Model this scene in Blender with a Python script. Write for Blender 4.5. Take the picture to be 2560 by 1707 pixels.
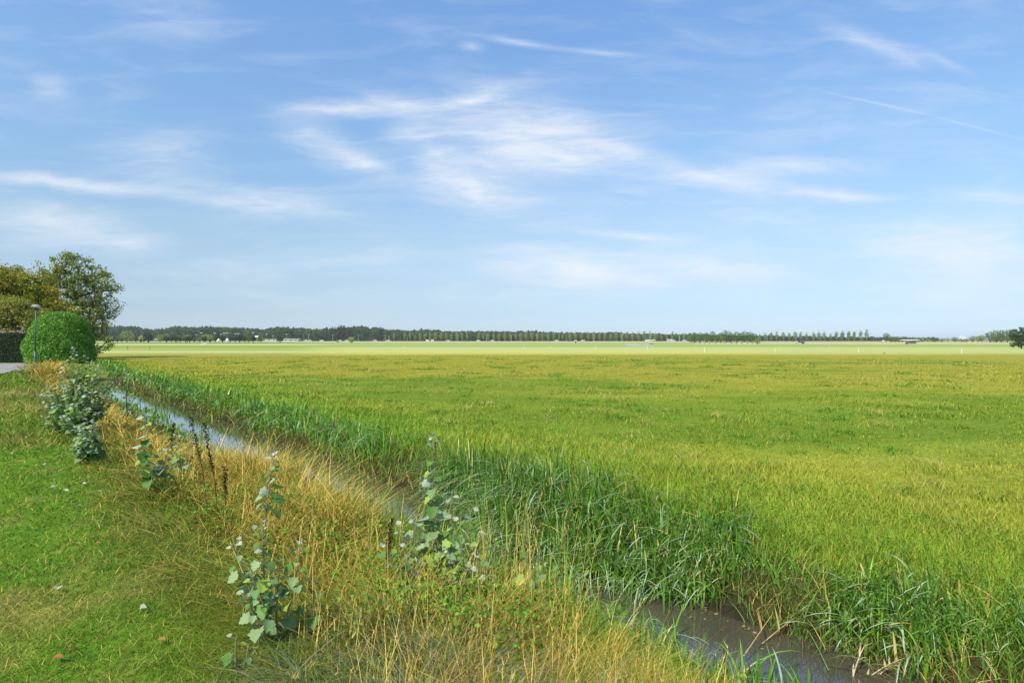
import bpy, math
import numpy as np
from mathutils import Vector, Matrix

R = math.radians
SC = bpy.context.scene
COL = SC.collection
for o in list(bpy.data.objects):
    bpy.data.objects.remove(o)

# ------------------------------------------------------------------ camera
EYE = 1.7
F = 1422.0                      # focal length in pixels of the 2560 px photograph
cam_d = bpy.data.cameras.new('camera')
cam_d.sensor_width = 36.0
cam_d.lens = 36.0 * F / 2560.0
cam_d.clip_start = 0.05
cam_d.clip_end = 12000
cam = bpy.data.objects.new('camera', cam_d)
cam.location = (0, 0, EYE)
cam.rotation_euler = (R(90 - 0.14), 0, 0)
COL.objects.link(cam)
SC.camera = cam

# ------------------------------------------------------------------ exposure
SC.view_settings.view_transform = 'Standard'
SC.view_settings.look = 'None'
SC.view_settings.exposure = 0.6
SC.view_settings.gamma = 1.0
SC.cycles.max_bounces = 8
SC.cycles.diffuse_bounces = 3
SC.cycles.transmission_bounces = 4
SC.cycles.transparent_max_bounces = 8

# ------------------------------------------------------------------ world: Nishita sky and cirrus
SUN_EL, SUN_AZ = 48.0, -142.0      # azimuth clockwise from the view direction (+Y)
W = bpy.data.worlds.new('World')
SC.world = W
W.use_nodes = True
nt = W.node_tree
nt.nodes.clear()


def nd(tree, typ, **kw):
    n = tree.nodes.new(typ)
    for k, v in kw.items():
        setattr(n, k, v)
    return n


def lk(tree, a, b):
    tree.links.new(a, b)


def mth(tree, op, a, b=None, c=None, clamp=False):
    n = nd(tree, 'ShaderNodeMath', operation=op, use_clamp=clamp)
    for i, v in enumerate((a, b, c)):
        if v is None:
            continue
        if isinstance(v, (int, float)):
            n.inputs[i].default_value = v
        else:
            lk(tree, v, n.inputs[i])
    return n.outputs[0]


def build_world():
    sky = nd(nt, 'ShaderNodeTexSky', sky_type='NISHITA')
    sky.sun_disc = False
    sky.sun_elevation = R(SUN_EL)
    sky.sun_rotation = R(SUN_AZ)
    sky.altitude = 0
    sky.air_density = 1.0
    sky.dust_density = 0.6
    sky.ozone_density = 2.0
    tc = nd(nt, 'ShaderNodeTexCoord')
    sep = nd(nt, 'ShaderNodeSeparateXYZ')
    lk(nt, tc.outputs['Generated'], sep.inputs[0])
    yy = mth(nt, 'MAXIMUM', mth(nt, 'ABSOLUTE', sep.outputs[1]), 0.08)
    u = mth(nt, 'DIVIDE', sep.outputs[0], yy)
    v = mth(nt, 'DIVIDE', sep.outputs[2], yy)
    comb = nd(nt, 'ShaderNodeCombineXYZ')
    lk(nt, u, comb.inputs[0])
    lk(nt, v, comb.inputs[1])
    P = comb.outputs[0]
    # warp
    nz = nd(nt, 'ShaderNodeTexNoise')
    nz.inputs['Scale'].default_value = 3.2
    nz.inputs['Detail'].default_value = 5.0
    nz.inputs['Roughness'].default_value = 0.6
    mp0 = nd(nt, 'ShaderNodeMapping')
    mp0.inputs['Scale'].default_value = (1.0, 2.2, 1)
    lk(nt, P, mp0.inputs[0])
    lk(nt, mp0.outputs[0], nz.inputs[0])
    vs = nd(nt, 'ShaderNodeVectorMath', operation='SUBTRACT')
    lk(nt, nz.outputs['Color'], vs.inputs[0])
    vs.inputs[1].default_value = (0.5, 0.5, 0.5)
    vm = nd(nt, 'ShaderNodeVectorMath', operation='MULTIPLY')
    lk(nt, vs.outputs[0], vm.inputs[0])
    vm.inputs[1].default_value = (0.085, 0.05, 0)
    va = nd(nt, 'ShaderNodeVectorMath', operation='ADD')
    lk(nt, P, va.inputs[0])
    lk(nt, vm.outputs[0], va.inputs[1])
    PW = va.outputs[0]
    # (x0, y0, x1, y1, half width, strength) in units of 1/1306 of the view distance, measured on the horizon
    S = [(880, 330, 1010, 290, 30, .45), (780, 345, 890, 405, 14, .6), (1000, 240, 1130, 205, 14, .5), (1240, 300, 1500, 352, 16, .55), (640, 262, 960, 232, 16, .8), (830, 212, 1010, 250, 18, .6), (700, 300, 900, 405, 30, .45),
         (960, 265, 1460, 352, 60, .75), (1040, 300, 1320, 335, 85, .45), (955, 405, 1220, 442, 34, .95),
         (960, 400, 1020, 320, 34, .5), (1180, 372, 1450, 362, 26, .55), (1420, 368, 1810, 432, 20, .75),
         (1780, 428, 2070, 456, 11, .7), (1640, 368, 1980, 384, 20, .4), (-40, 396, 480, 456, 13, .85),
         (400, 445, 790, 490, 24, .6), (-60, 495, 310, 542, 32, .7), (200, 584, 400, 552, 20, .45),
         (240, 340, 490, 382, 40, .35), (1055, 104, 1112, 112, 9, .5), (1090, 85, 1300, 116, 6, .5),
         (1290, 115, 1470, 130, 5, .4), (1880, 55, 2110, 138, 17, .5), (2090, 105, 2240, 178, 9, .25),
         (1120, 600, 1510, 642, 30, 1.15), (1440, 600, 1790, 632, 30, .8), (1320, 528, 1600, 556, 7, .5),
         (1990, 600, 2420, 622, 60, .85), (1940, 540, 2420, 560, 30, .25), (75, 190, 165, 212, 20, .35),
         (300, 15, 520, 65, 46, .16), (640, 288, 790, 312, 22, .4), (1050, 218, 1170, 206, 12, .35),
         (640, 515, 2400, 500, 75, .18), (250, 625, 1010, 600, 26, .25), (1500, 300, 2400, 270, 80, .12), (1890, 212, 2120, 262, 2.2, .3), (2080, 252, 2400, 335, 2.2, .25),
         (560, 690, 1500, 660, 30, .15), (2150, 450, 2420, 462, 16, .35)]
    tot = None
    for (x0, y0, x1, y1, w, st) in S:
        a = np.array([(x0 - 1176) / 1306, (781 - y0) / 1306])
        b = np.array([(x1 - 1176) / 1306, (781 - y1) / 1306])
        c = (a + b) / 2
        dl = b - a
        L = np.hypot(*dl)
        mp = nd(nt, 'ShaderNodeMapping', vector_type='TEXTURE')
        mp.inputs['Location'].default_value = (c[0], c[1], 0)
        mp.inputs['Rotation'].default_value = (0, 0, math.atan2(dl[1], dl[0]))
        mp.inputs['Scale'].default_value = (L * 0.85, w / 1306 * 2.5, 1)
        lk(nt, PW if w > 10 else P, mp.inputs[0])
        g = nd(nt, 'ShaderNodeTexGradient', gradient_type='QUADRATIC_SPHERE')
        lk(nt, mp.outputs[0], g.inputs[0])
        tot = mth(nt, 'MULTIPLY_ADD', g.outputs['Fac'], st * 1.95, tot if tot is not None else 0.0)
    # wisps
    mp1 = nd(nt, 'ShaderNodeMapping')
    mp1.inputs['Rotation'].default_value = (0, 0, R(12))
    mp1.inputs['Scale'].default_value = (2.6, 15.0, 1)
    lk(nt, PW, mp1.inputs[0])
    n1 = nd(nt, 'ShaderNodeTexNoise')
    n1.inputs['Scale'].default_value = 1.7
    n1.inputs['Detail'].default_value = 9.0
    n1.inputs['Roughness'].default_value = 0.62
    n1.inputs['Distortion'].default_value = 0.5
    lk(nt, mp1.outputs[0], n1.inputs[0])
    mr = nd(nt, 'ShaderNodeMapRange', interpolation_type='SMOOTHSTEP')
    lk(nt, n1.outputs['Fac'], mr.inputs[0])
    mr.inputs['From Min'].default_value = 0.34
    mr.inputs['From Max'].default_value = 0.72
    mr.inputs['To Min'].default_value = 0.42
    mr.inputs['To Max'].default_value = 1.05
    mpf = nd(nt, 'ShaderNodeMapping')
    mpf.inputs['Rotation'].default_value = (0, 0, R(-14))
    mpf.inputs['Scale'].default_value = (4.0, 26.0, 1)
    lk(nt, PW, mpf.inputs[0])
    nf = nd(nt, 'ShaderNodeTexNoise')
    nf.inputs['Scale'].default_value = 2.0
    nf.inputs['Detail'].default_value = 8.0
    nf.inputs['Roughness'].default_value = 0.65
    nf.inputs['Distortion'].default_value = 1.2
    lk(nt, mpf.outputs[0], nf.inputs[0])
    mrf = nd(nt, 'ShaderNodeMapRange')
    lk(nt, nf.outputs['Fac'], mrf.inputs[0])
    mrf.inputs['From Min'].default_value = 0.3
    mrf.inputs['From Max'].default_value = 0.7
    mrf.inputs['To Min'].default_value = 0.55
    mrf.inputs['To Max'].default_value = 1.35
    cl = mth(nt, 'MULTIPLY', mth(nt, 'MULTIPLY', tot, mr.outputs[0]), mrf.outputs[0])
    # thin veil everywhere, thicker near the horizon
    mr2 = nd(nt, 'ShaderNodeMapRange', interpolation_type='SMOOTHSTEP')
    lk(nt, n1.outputs['Fac'], mr2.inputs[0])
    mr2.inputs['From Min'].default_value = 0.42
    mr2.inputs['From Max'].default_value = 0.8
    mr2.inputs['To Min'].default_value = 0.0
    mr2.inputs['To Max'].default_value = 0.20
    cl = mth(nt, 'ADD', cl, mr2.outputs[0])
    up = nd(nt, 'ShaderNodeMapRange', interpolation_type='SMOOTHSTEP')
    lk(nt, sep.outputs[2], up.inputs[0])
    up.inputs['From Min'].default_value = 0.0
    up.inputs['From Max'].default_value = 0.07
    cl = mth(nt, 'MULTIPLY', cl, up.outputs[0])
    cl = mth(nt, 'SUBTRACT', 1.0, mth(nt, 'POWER', 2.718, mth(nt, 'MULTIPLY', cl, -1.0)), clamp=True)
    # colour grade of the clear sky by height (the sky itself)
    gr = nd(nt, 'ShaderNodeValToRGB')
    lk(nt, sep.outputs[2], gr.inputs[0])
    SKY = SKYC
    e = gr.color_ramp.elements
    e[0].position, e[0].color = SKY[0][0], (*[q / 2 for q in SKY[0][1]], 1)
    e[1].position, e[1].color = SKY[-1][0], (*[q / 2 for q in SKY[-1][1]], 1)
    for p_, c_ in SKY[1:-1]:
        x = e.new(p_)
        x.color = (*[q / 2 for q in c_], 1)
    mul = nd(nt, 'ShaderNodeMix', data_type='RGBA', blend_type='MULTIPLY')
    mul.inputs['Factor'].default_value = 1.0
    lk(nt, sky.outputs[0], mul.inputs['A'])
    sc2 = nd(nt, 'ShaderNodeVectorMath', operation='SCALE')
    sc2.inputs['Scale'].default_value = 2.0
    lk(nt, gr.outputs[0], sc2.inputs[0])
    lk(nt, sc2.outputs[0], mul.inputs['B'])
    mx = nd(nt, 'ShaderNodeMix', data_type='RGBA')
    lk(nt, cl, mx.inputs['Factor'])
    lk(nt, mul.outputs['Result'], mx.inputs['A'])
    mx.inputs['B'].default_value = (CLOUD[0], CLOUD[1], CLOUD[2], 1)
    bg = nd(nt, 'ShaderNodeBackground')
    bg.inputs['Strength'].default_value = 0.1
    lk(nt, mx.outputs['Result'], bg.inputs[0])
    out = nd(nt, 'ShaderNodeOutputWorld')
    lk(nt, bg.outputs[0], out.inputs[0])


SKYC = [(0.0, (.84, 1.05, 1.55)), (0.02, (.69, .84, 1.22)), (0.045, (.66, .76, 1.00)), (0.09, (.78, .81, .91)), (0.166, (1.01, 1.03, 1.0)),
        (0.30, (1.16, 1.28, 1.28)), (0.5, (1.28, 1.51, 1.65))]
CLOUD = (5.9, 6.2, 6.6)
build_world()

sun_d = bpy.data.lights.new('sun', 'SUN')
sun_d.energy = 3.6
sun_d.angle = R(3)
sun_d.color = (1.0, 0.93, 0.80)
sun = bpy.data.objects.new('sun', sun_d)
COL.objects.link(sun)
_az, _el = R(SUN_AZ), R(SUN_EL)
to_sun = Vector((math.sin(_az) * math.cos(_el), math.cos(_az) * math.cos(_el), math.sin(_el)))
sun.rotation_euler = (-to_sun).to_track_quat('-Z', 'Y').to_euler()

# ------------------------------------------------------------------ helpers
def rng(seed):
    return np.random.default_rng(seed)


def tag(o, label=None, cat=None, group=None, kind=None):
    if label: o['label'] = label
    if cat: o['category'] = cat
    if group: o['group'] = group
    if kind: o['kind'] = kind
    return o


def empty(name, loc, label=None, cat=None, group=None, rz=0.0):
    o = bpy.data.objects.new(name, None)
    o.empty_display_size = 0.2
    o.location = loc
    o.rotation_euler = (0, 0, rz)
    COL.objects.link(o)
    return tag(o, label, cat, group)


def copy_tree(o, parent=None):
    c = o.copy()
    COL.objects.link(c)
    c.parent = parent
    for ch in list(o.children):
        copy_tree(ch, c)
    return c


def mesh_obj(name, V, faces=None, mat=None, parent=None, col=None, quads=None, tris=None, smooth=False, loc=None):
    """faces: list of tuples, or quads (n,4) / tris (n,3) index arrays."""
    me = bpy.data.meshes.new(name)
    V = np.asarray(V, dtype=np.float32).reshape(-1, 3)
    if faces is not None:
        me.from_pydata(V.tolist(), [], [tuple(int(i) for i in f) for f in faces])
    else:
        li, ls = [], []
        n0 = 0
        for A, k in ((quads, 4), (tris, 3)):
            if A is None or len(A) == 0:
                continue
            A = np.asarray(A, dtype=np.int32).reshape(-1, k)
            li.append(A.ravel())
            ls.append(n0 + np.arange(len(A), dtype=np.int32) * k)
            n0 += A.size
        li = np.concatenate(li)
        ls = np.concatenate(ls)
        me.vertices.add(len(V))
        me.vertices.foreach_set('co', V.ravel())
        me.loops.add(len(li))
        me.loops.foreach_set('vertex_index', li)
        me.polygons.add(len(ls))
        me.polygons.foreach_set('loop_start', ls)
        me.update(calc_edges=True)
    if smooth:
        me.polygons.foreach_set('use_smooth', np.ones(len(me.polygons), dtype=bool))
    if col is not None:
        a = me.color_attributes.new('Col', 'FLOAT_COLOR', 'POINT')
        c4 = np.ones((len(V), 4), dtype=np.float32)
        c4[:, :3] = col
        a.data.foreach_set('color', c4.ravel())
    if mat:
        me.materials.append(mat)
    o = bpy.data.objects.new(name, me)
    COL.objects.link(o)
    if parent is not None:
        o.parent = parent
    if loc is not None:
        o.location = loc
    return o


class MB:
    """small mesh builder: boxes, tapered tubes, lathes"""
    def __init__(s):
        s.v, s.f = [], []

    def add(s, V, Fc):
        n = len(s.v)
        s.v += [tuple(map(float, p)) for p in V]
        s.f += [tuple(i + n for i in f) for f in Fc]
        return s

    def box(s, x0, x1, y0, y1, z0, z1):
        V = [(x, y, z) for z in (z0, z1) for y in (y0, y1) for x in (x0, x1)]
        return s.add(V, [(0, 2, 3, 1), (4, 5, 7, 6), (0, 1, 5, 4), (2, 6, 7, 3), (0, 4, 6, 2), (1, 3, 7, 5)])

    def prism(s, prof, x0, x1):
        """profile in (y,z) extruded along x"""
        n = len(prof)
        V = [(x0, p[0], p[1]) for p in prof] + [(x1, p[0], p[1]) for p in prof]
        Fc = [tuple(range(n - 1, -1, -1)), tuple(range(n, 2 * n))]
        for i in range(n):
            j = (i + 1) % n
            Fc.append((i, j, j + n, i + n))
        return s.add(V, Fc)

    def tube(s, pts, rad, n=6, cap=True):
        pts = [Vector(p) for p in pts]
        if not hasattr(rad, '__len__'):
            rad = [rad] * len(pts)
        V, Fc = [], []
        for i, p in enumerate(pts):
            d = (pts[min(i + 1, len(pts) - 1)] - pts[max(i - 1, 0)])
            d = d.normalized() if d.length > 1e-9 else Vector((0, 0, 1))
            a = d.orthogonal().normalized() if abs(d.z) < 0.9 else (Vector((1, 0, 0)) - d * d.x).normalized()
            b = d.cross(a)
            for k in range(n):
                t = 2 * math.pi * k / n
                V.append(p + (a * math.cos(t) + b * math.sin(t)) * rad[i])
        for i in range(len(pts) - 1):
            for k in range(n):
                k2 = (k + 1) % n
                Fc.append((i * n + k, i * n + k2, (i + 1) * n + k2, (i + 1) * n + k))
        if cap:
            Fc.append(tuple(range(n - 1, -1, -1)))
            m = (len(pts) - 1) * n
            Fc.append(tuple(range(m, m + n)))
        return s.add(V, Fc)

    def lathe(s, prof, n=16, c=(0, 0, 0)):
        V = [(c[0] + r * math.cos(2 * math.pi * k / n), c[1] + r * math.sin(2 * math.pi * k / n), c[2] + z)
             for r, z in prof for k in range(n)]
        Fc = [(i * n + k, i * n + (k + 1) % n, (i + 1) * n + (k + 1) % n, (i + 1) * n + k)
              for i in range(len(prof) - 1) for k in range(n)]
        Fc += [tuple(range(n - 1, -1, -1)), tuple(range((len(prof) - 1) * n, len(prof) * n))]
        return s.add(V, Fc)

    def build(s, name, mat, parent=None, smooth=False, loc=None):
        return mesh_obj(name, s.v, faces=s.f, mat=mat, parent=parent, smooth=smooth, loc=loc)


# ---- value noise
def _hash(ix, iy, seed):
    h = (ix.astype(np.int64) * 374761393 + iy.astype(np.int64) * 668265263 + seed * 1442695041) & 0xffffffff
    h = ((h ^ (h >> 13)) * 1274126177) & 0xffffffff
    return ((h ^ (h >> 16)) & 0xffff) / 65535.0


def vnoise(x, y, scale, seed=0, octv=3):
    x = np.asarray(x, dtype=float) * scale
    y = np.asarray(y, dtype=float) * scale
    out, amp, tot = 0.0, 1.0, 0.0
    for o in range(octv):
        ix, iy = np.floor(x), np.floor(y)
        fx, fy = x - ix, y - iy
        fx, fy = fx * fx * (3 - 2 * fx), fy * fy * (3 - 2 * fy)
        a = _hash(ix, iy, seed + o); b = _hash(ix + 1, iy, seed + o)
        c = _hash(ix, iy + 1, seed + o); d = _hash(ix + 1, iy + 1, seed + o)
        out = out + amp * ((a * (1 - fx) + b * fx) * (1 - fy) + (c * (1 - fx) + d * fx) * fy)
        tot += amp
        amp *= 0.5
        x, y = x * 2.03 + 13.7, y * 2.03 + 7.1
    return out / tot


def sst(a, b, x):
    t = np.clip((np.asarray(x, dtype=float) - a) / (b - a), 0, 1)
    return t * t * (3 - 2 * t)


def lerp(a, b, t):
    return a + (b - a) * t


def mixc(a, b, t):
    t = np.asarray(t)[..., None]
    return np.asarray(a) * (1 - t) + np.asarray(b) * t


# ---- ditch frame: t runs along the ditch, s across it (0 at the camera, lawn < .95 < bank < 3.3 water 4.9 < field)
TD = np.array([-0.669, 0.743])
ND = np.array([0.743, 0.669])
WATER_Z, FIELD_Z = -0.70, -0.15


def cshift(t):
    t = np.asarray(t, dtype=float)
    return t * 0.0


def st_of(x, y):
    s = x * ND[0] + y * ND[1]
    t = x * TD[0] + y * TD[1]
    return s - cshift(t), t


def xy_of(sp, t):
    s = sp + cshift(t)
    return s * ND[0] + t * TD[0], s * ND[1] + t * TD[1]


def height_st(sp, t, x=None, y=None):
    if x is None:
        x, y = xy_of(sp, t)
    wob = (vnoise(x, y, 0.6, 5, 2) - .5) * 0.5 * sst(0.5, 3, sp) * (1 - sst(7, 9, sp))
    q = sp + wob
    h = np.interp(q, [-1e5, 0.6, 1.2, 2.2, 3.0, 3.35, 3.6, 4.65, 4.85, 5.1, 5.6, 6.4, 1e5],
                  [0.0, 0.0, -0.06, -0.30, -0.52, -0.74, -0.95, -0.95, -0.74, -0.50, -0.28, FIELD_Z, FIELD_Z])
    end = sst(40.5, 44.5, t)
    h = h * (1 - end) + end * np.interp(sp, [0, 8], [0, FIELD_Z])
    h = h + (vnoise(x, y, 0.9, 11, 3) - .5) * (0.05 + 0.16 * sst(.9, 1.8, sp) * (1 - sst(5.5, 7, sp)) + 0.05 * sst(5, 6, sp))
    return h


def height(x, y):
    sp, t = st_of(x, y)
    return height_st(sp, t, x, y)


def at(u, v, z=None, d=None):
    """point in the world seen at photo position (u,v), given its height or its distance"""
    if d is None:
        d = (EYE - z) * F / (v - 850.0)
    return (u - 1280) / F * d, d, EYE - (v - 850.0) / F * d


# ------------------------------------------------------------------ materials
def principled(name, col, rough=0.6, spec=0.3, metal=0.0, noise=None, scale=20.0):
    m = bpy.data.materials.new(name)
    m.use_nodes = True
    t = m.node_tree
    b = t.nodes['Principled BSDF']
    b.inputs['Roughness'].default_value = rough
    b.inputs['Specular IOR Level'].default_value = spec
    b.inputs['Metallic'].default_value = metal
    amp = 0.18 if noise is None else noise
    tc = nd(t, 'ShaderNodeTexCoord')
    nz = nd(t, 'ShaderNodeTexNoise')
    nz.inputs['Scale'].default_value = scale
    nz.inputs['Detail'].default_value = 5
    lk(t, tc.outputs['Object'], nz.inputs[0])
    cr = nd(t, 'ShaderNodeValToRGB')
    lo = [max(0, c * (1 - amp)) for c in col]
    hi = [min(1, c * (1 + amp)) for c in col]
    cr.color_ramp.elements[0].position = 0.3
    cr.color_ramp.elements[0].color = (*lo, 1)
    cr.color_ramp.elements[1].position = 0.7
    cr.color_ramp.elements[1].color = (*hi, 1)
    lk(t, nz.outputs['Fac'], cr.inputs[0])
    lk(t, cr.outputs[0], b.inputs['Base Color'])
    return m


def foliage(name, trans=0.35, rough=0.5, spec=0.25, back=None, gain=1.0, tgain=1.25):
    """leaf material driven by the Col attribute of each blade or leaf; back = colour of the underside"""
    m = bpy.data.materials.new(name)
    m.use_nodes = True
    t = m.node_tree
    b = t.nodes['Principled BSDF']
    out = t.nodes['Material Output']
    b.inputs['Roughness'].default_value = rough
    b.inputs['Specular IOR Level'].default_value = spec
    at_ = nd(t, 'ShaderNodeAttribute', attribute_name='Col')
    c = at_.outputs['Color']
    if back is not None:
        g = nd(t, 'ShaderNodeNewGeometry')
        mx = nd(t, 'ShaderNodeMix', data_type='RGBA')
        lk(t, g.outputs['Backfacing'], mx.inputs['Factor'])
        lk(t, c, mx.inputs['A'])
        mx.inputs['B'].default_value = (*back, 1)
        lk(t, mx.outputs['Result'], b.inputs['Base Color'])
    else:
        lk(t, c, b.inputs['Base Color'])
    tr = nd(t, 'ShaderNodeBsdfTranslucent')
    hs = nd(t, 'ShaderNodeHueSaturation')
    hs.inputs['Saturation'].default_value = 1.1
    hs.inputs['Value'].default_value = tgain
    lk(t, c, hs.inputs['Color'])
    lk(t, hs.outputs[0], tr.inputs[0])
    ms = nd(t, 'ShaderNodeMixShader')
    ms.inputs[0].default_value = trans
    lk(t, b.outputs[0], ms.inputs[1])
    lk(t, tr.outputs[0], ms.inputs[2])
    lk(t, ms.outputs[0], out.inputs['Surface'])
    return m


M_GRASS = foliage('grass blades', 0.14, 0.6, 0.10, tgain=1.0)
M_DRY = foliage('dry grass', 0.06, 0.7, 0.08, tgain=1.0)
M_SEDGE = foliage('sedge blades', 0.14, 0.40, 0.30)
M_LEAF = foliage('tree leaves', 0.3, 0.5, 0.3)
M_FAR = foliage('far tree leaves', 0.15, 0.7, 0.1)
M_GLOSS = foliage('glossy hedge leaves', 0.22, 0.38, 0.45)
M_POPLAR = foliage('white poplar leaves', 0.22, 0.5, 0.16, back=(0.36, 0.42, 0.33))
M_BARK = principled('bark', (0.10, 0.08, 0.06), 0.9, 0.1, scale=6)
M_BARKP = principled('pale bark', (0.22, 0.20, 0.16), 0.9, 0.1, scale=6)
M_STEM = principled('woody stem', (0.20, 0.19, 0.14), 0.8, 0.2)
M_METAL = principled('painted lamp metal', (0.055, 0.10, 0.115), 0.45, 0.4)
M_GALV = principled('galvanised steel', (0.42, 0.44, 0.45), 0.5, 0.4)
M_WHITE = principled('white paint', (0.78, 0.78, 0.76), 0.5, 0.4, noise=0.05)
M_DARK = principled('dark paint', (0.03, 0.03, 0.035), 0.6, 0.3)
M_GLASS = principled('dark glass', (0.04, 0.05, 0.06), 0.1, 0.6)
M_TYRE = principled('rubber', (0.02, 0.02, 0.02), 0.8, 0.2)
M_WOOD = principled('weathered wood', (0.26, 0.20, 0.14), 0.85, 0.15, scale=9)
M_WOODP = principled('pale wood', (0.55, 0.46, 0.36), 0.8, 0.2, scale=9)
M_ROOF = principled('roof tiles', (0.15, 0.13, 0.12), 0.8, 0.2)
M_ROOFG = principled('grey green roof', (0.22, 0.26, 0.24), 0.7, 0.2)
M_BRICK = principled('brick', (0.30, 0.18, 0.13), 0.85, 0.15)
M_CONC = principled('concrete', (0.42, 0.41, 0.39), 0.85, 0.2)


# ------------------------------------------------------------------ colours of the meadow
C_OCHRE = np.array([0.41, 0.38, 0.048])
C_YGREEN = np.array([0.33, 0.41, 0.045])
C_GREEN = np.array([0.23, 0.32, 0.028])
C_DEEP = np.array([0.13, 0.24, 0.020])
C_BRIGHT = np.array([0.30, 0.45, 0.038])
C_STRAW = np.array([0.80, 0.58, 0.15])
C_ORANGE = np.array([0.50, 0.31, 0.045])


def field_col(x, y):
    sp, t = st_of(x, y)
    d = np.hypot(x, y)
    n1 = vnoise(x * 0.28 + y * .05, y + x * .12, 0.16, 21, 4)           # long bands across
    n2 = vnoise(x * 0.6, y, 0.45, 31, 3)
    n3 = vnoise(x, y, 1.6, 41, 2)
    far = sst(12, 40, d)
    ochre = np.clip(sst(0.38, 0.60, n1 * 0.6 + n2 * 0.4 + far * 0.10), 0, 1)
    c = mixc(C_GREEN, C_YGREEN, sst(.3, .7, n2))
    c = mixc(c, C_OCHRE, ochre * (0.5 + 0.38 * far))
    c = mixc(c, C_DEEP, (sst(.50, .68, 1 - n1) * 0.45 * (1 - .5 * far) + sst(.60, .8, n2) * .35 + sst(.66, .85, n3) * .25).clip(0, .9))
    c = mixc(c, C_BRIGHT, (1 - sst(6.5, 10, sp + n3 * 2)) * 0.75)
    return c


def lawn_col(x, y):
    n1 = vnoise(x, y, 0.7, 51, 3)
    n2 = vnoise(x, y, 3.0, 61, 3)
    c = mixc((0.075, 0.19, 0.012), (0.17, 0.28, 0.020), n2)
    c = mixc(c, (0.30, 0.26, 0.06), sst(.52, .75, n1 * .7 + n2 * .3) * .7)
    c = mixc(c, (0.46, 0.36, 0.14), np.exp(-((y - 17.9 + .5 * n1) / .7) ** 2) * (x < -12.5) * .8)
    c = mixc(c, (0.34, 0.33, 0.08), np.exp(-((y - 14 + .05 * x) / .5) ** 2) * (x < -9) * .5)
    c = mixc(c, (0.26, 0.21, 0.08), sst(.60, .85, n2) * .5)
    return c


def bank_soil(x, y):
    n = vnoise(x, y, 4, 71, 3)
    return mixc((0.035, 0.035, 0.012), (0.10, 0.08, 0.028), n)


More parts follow.
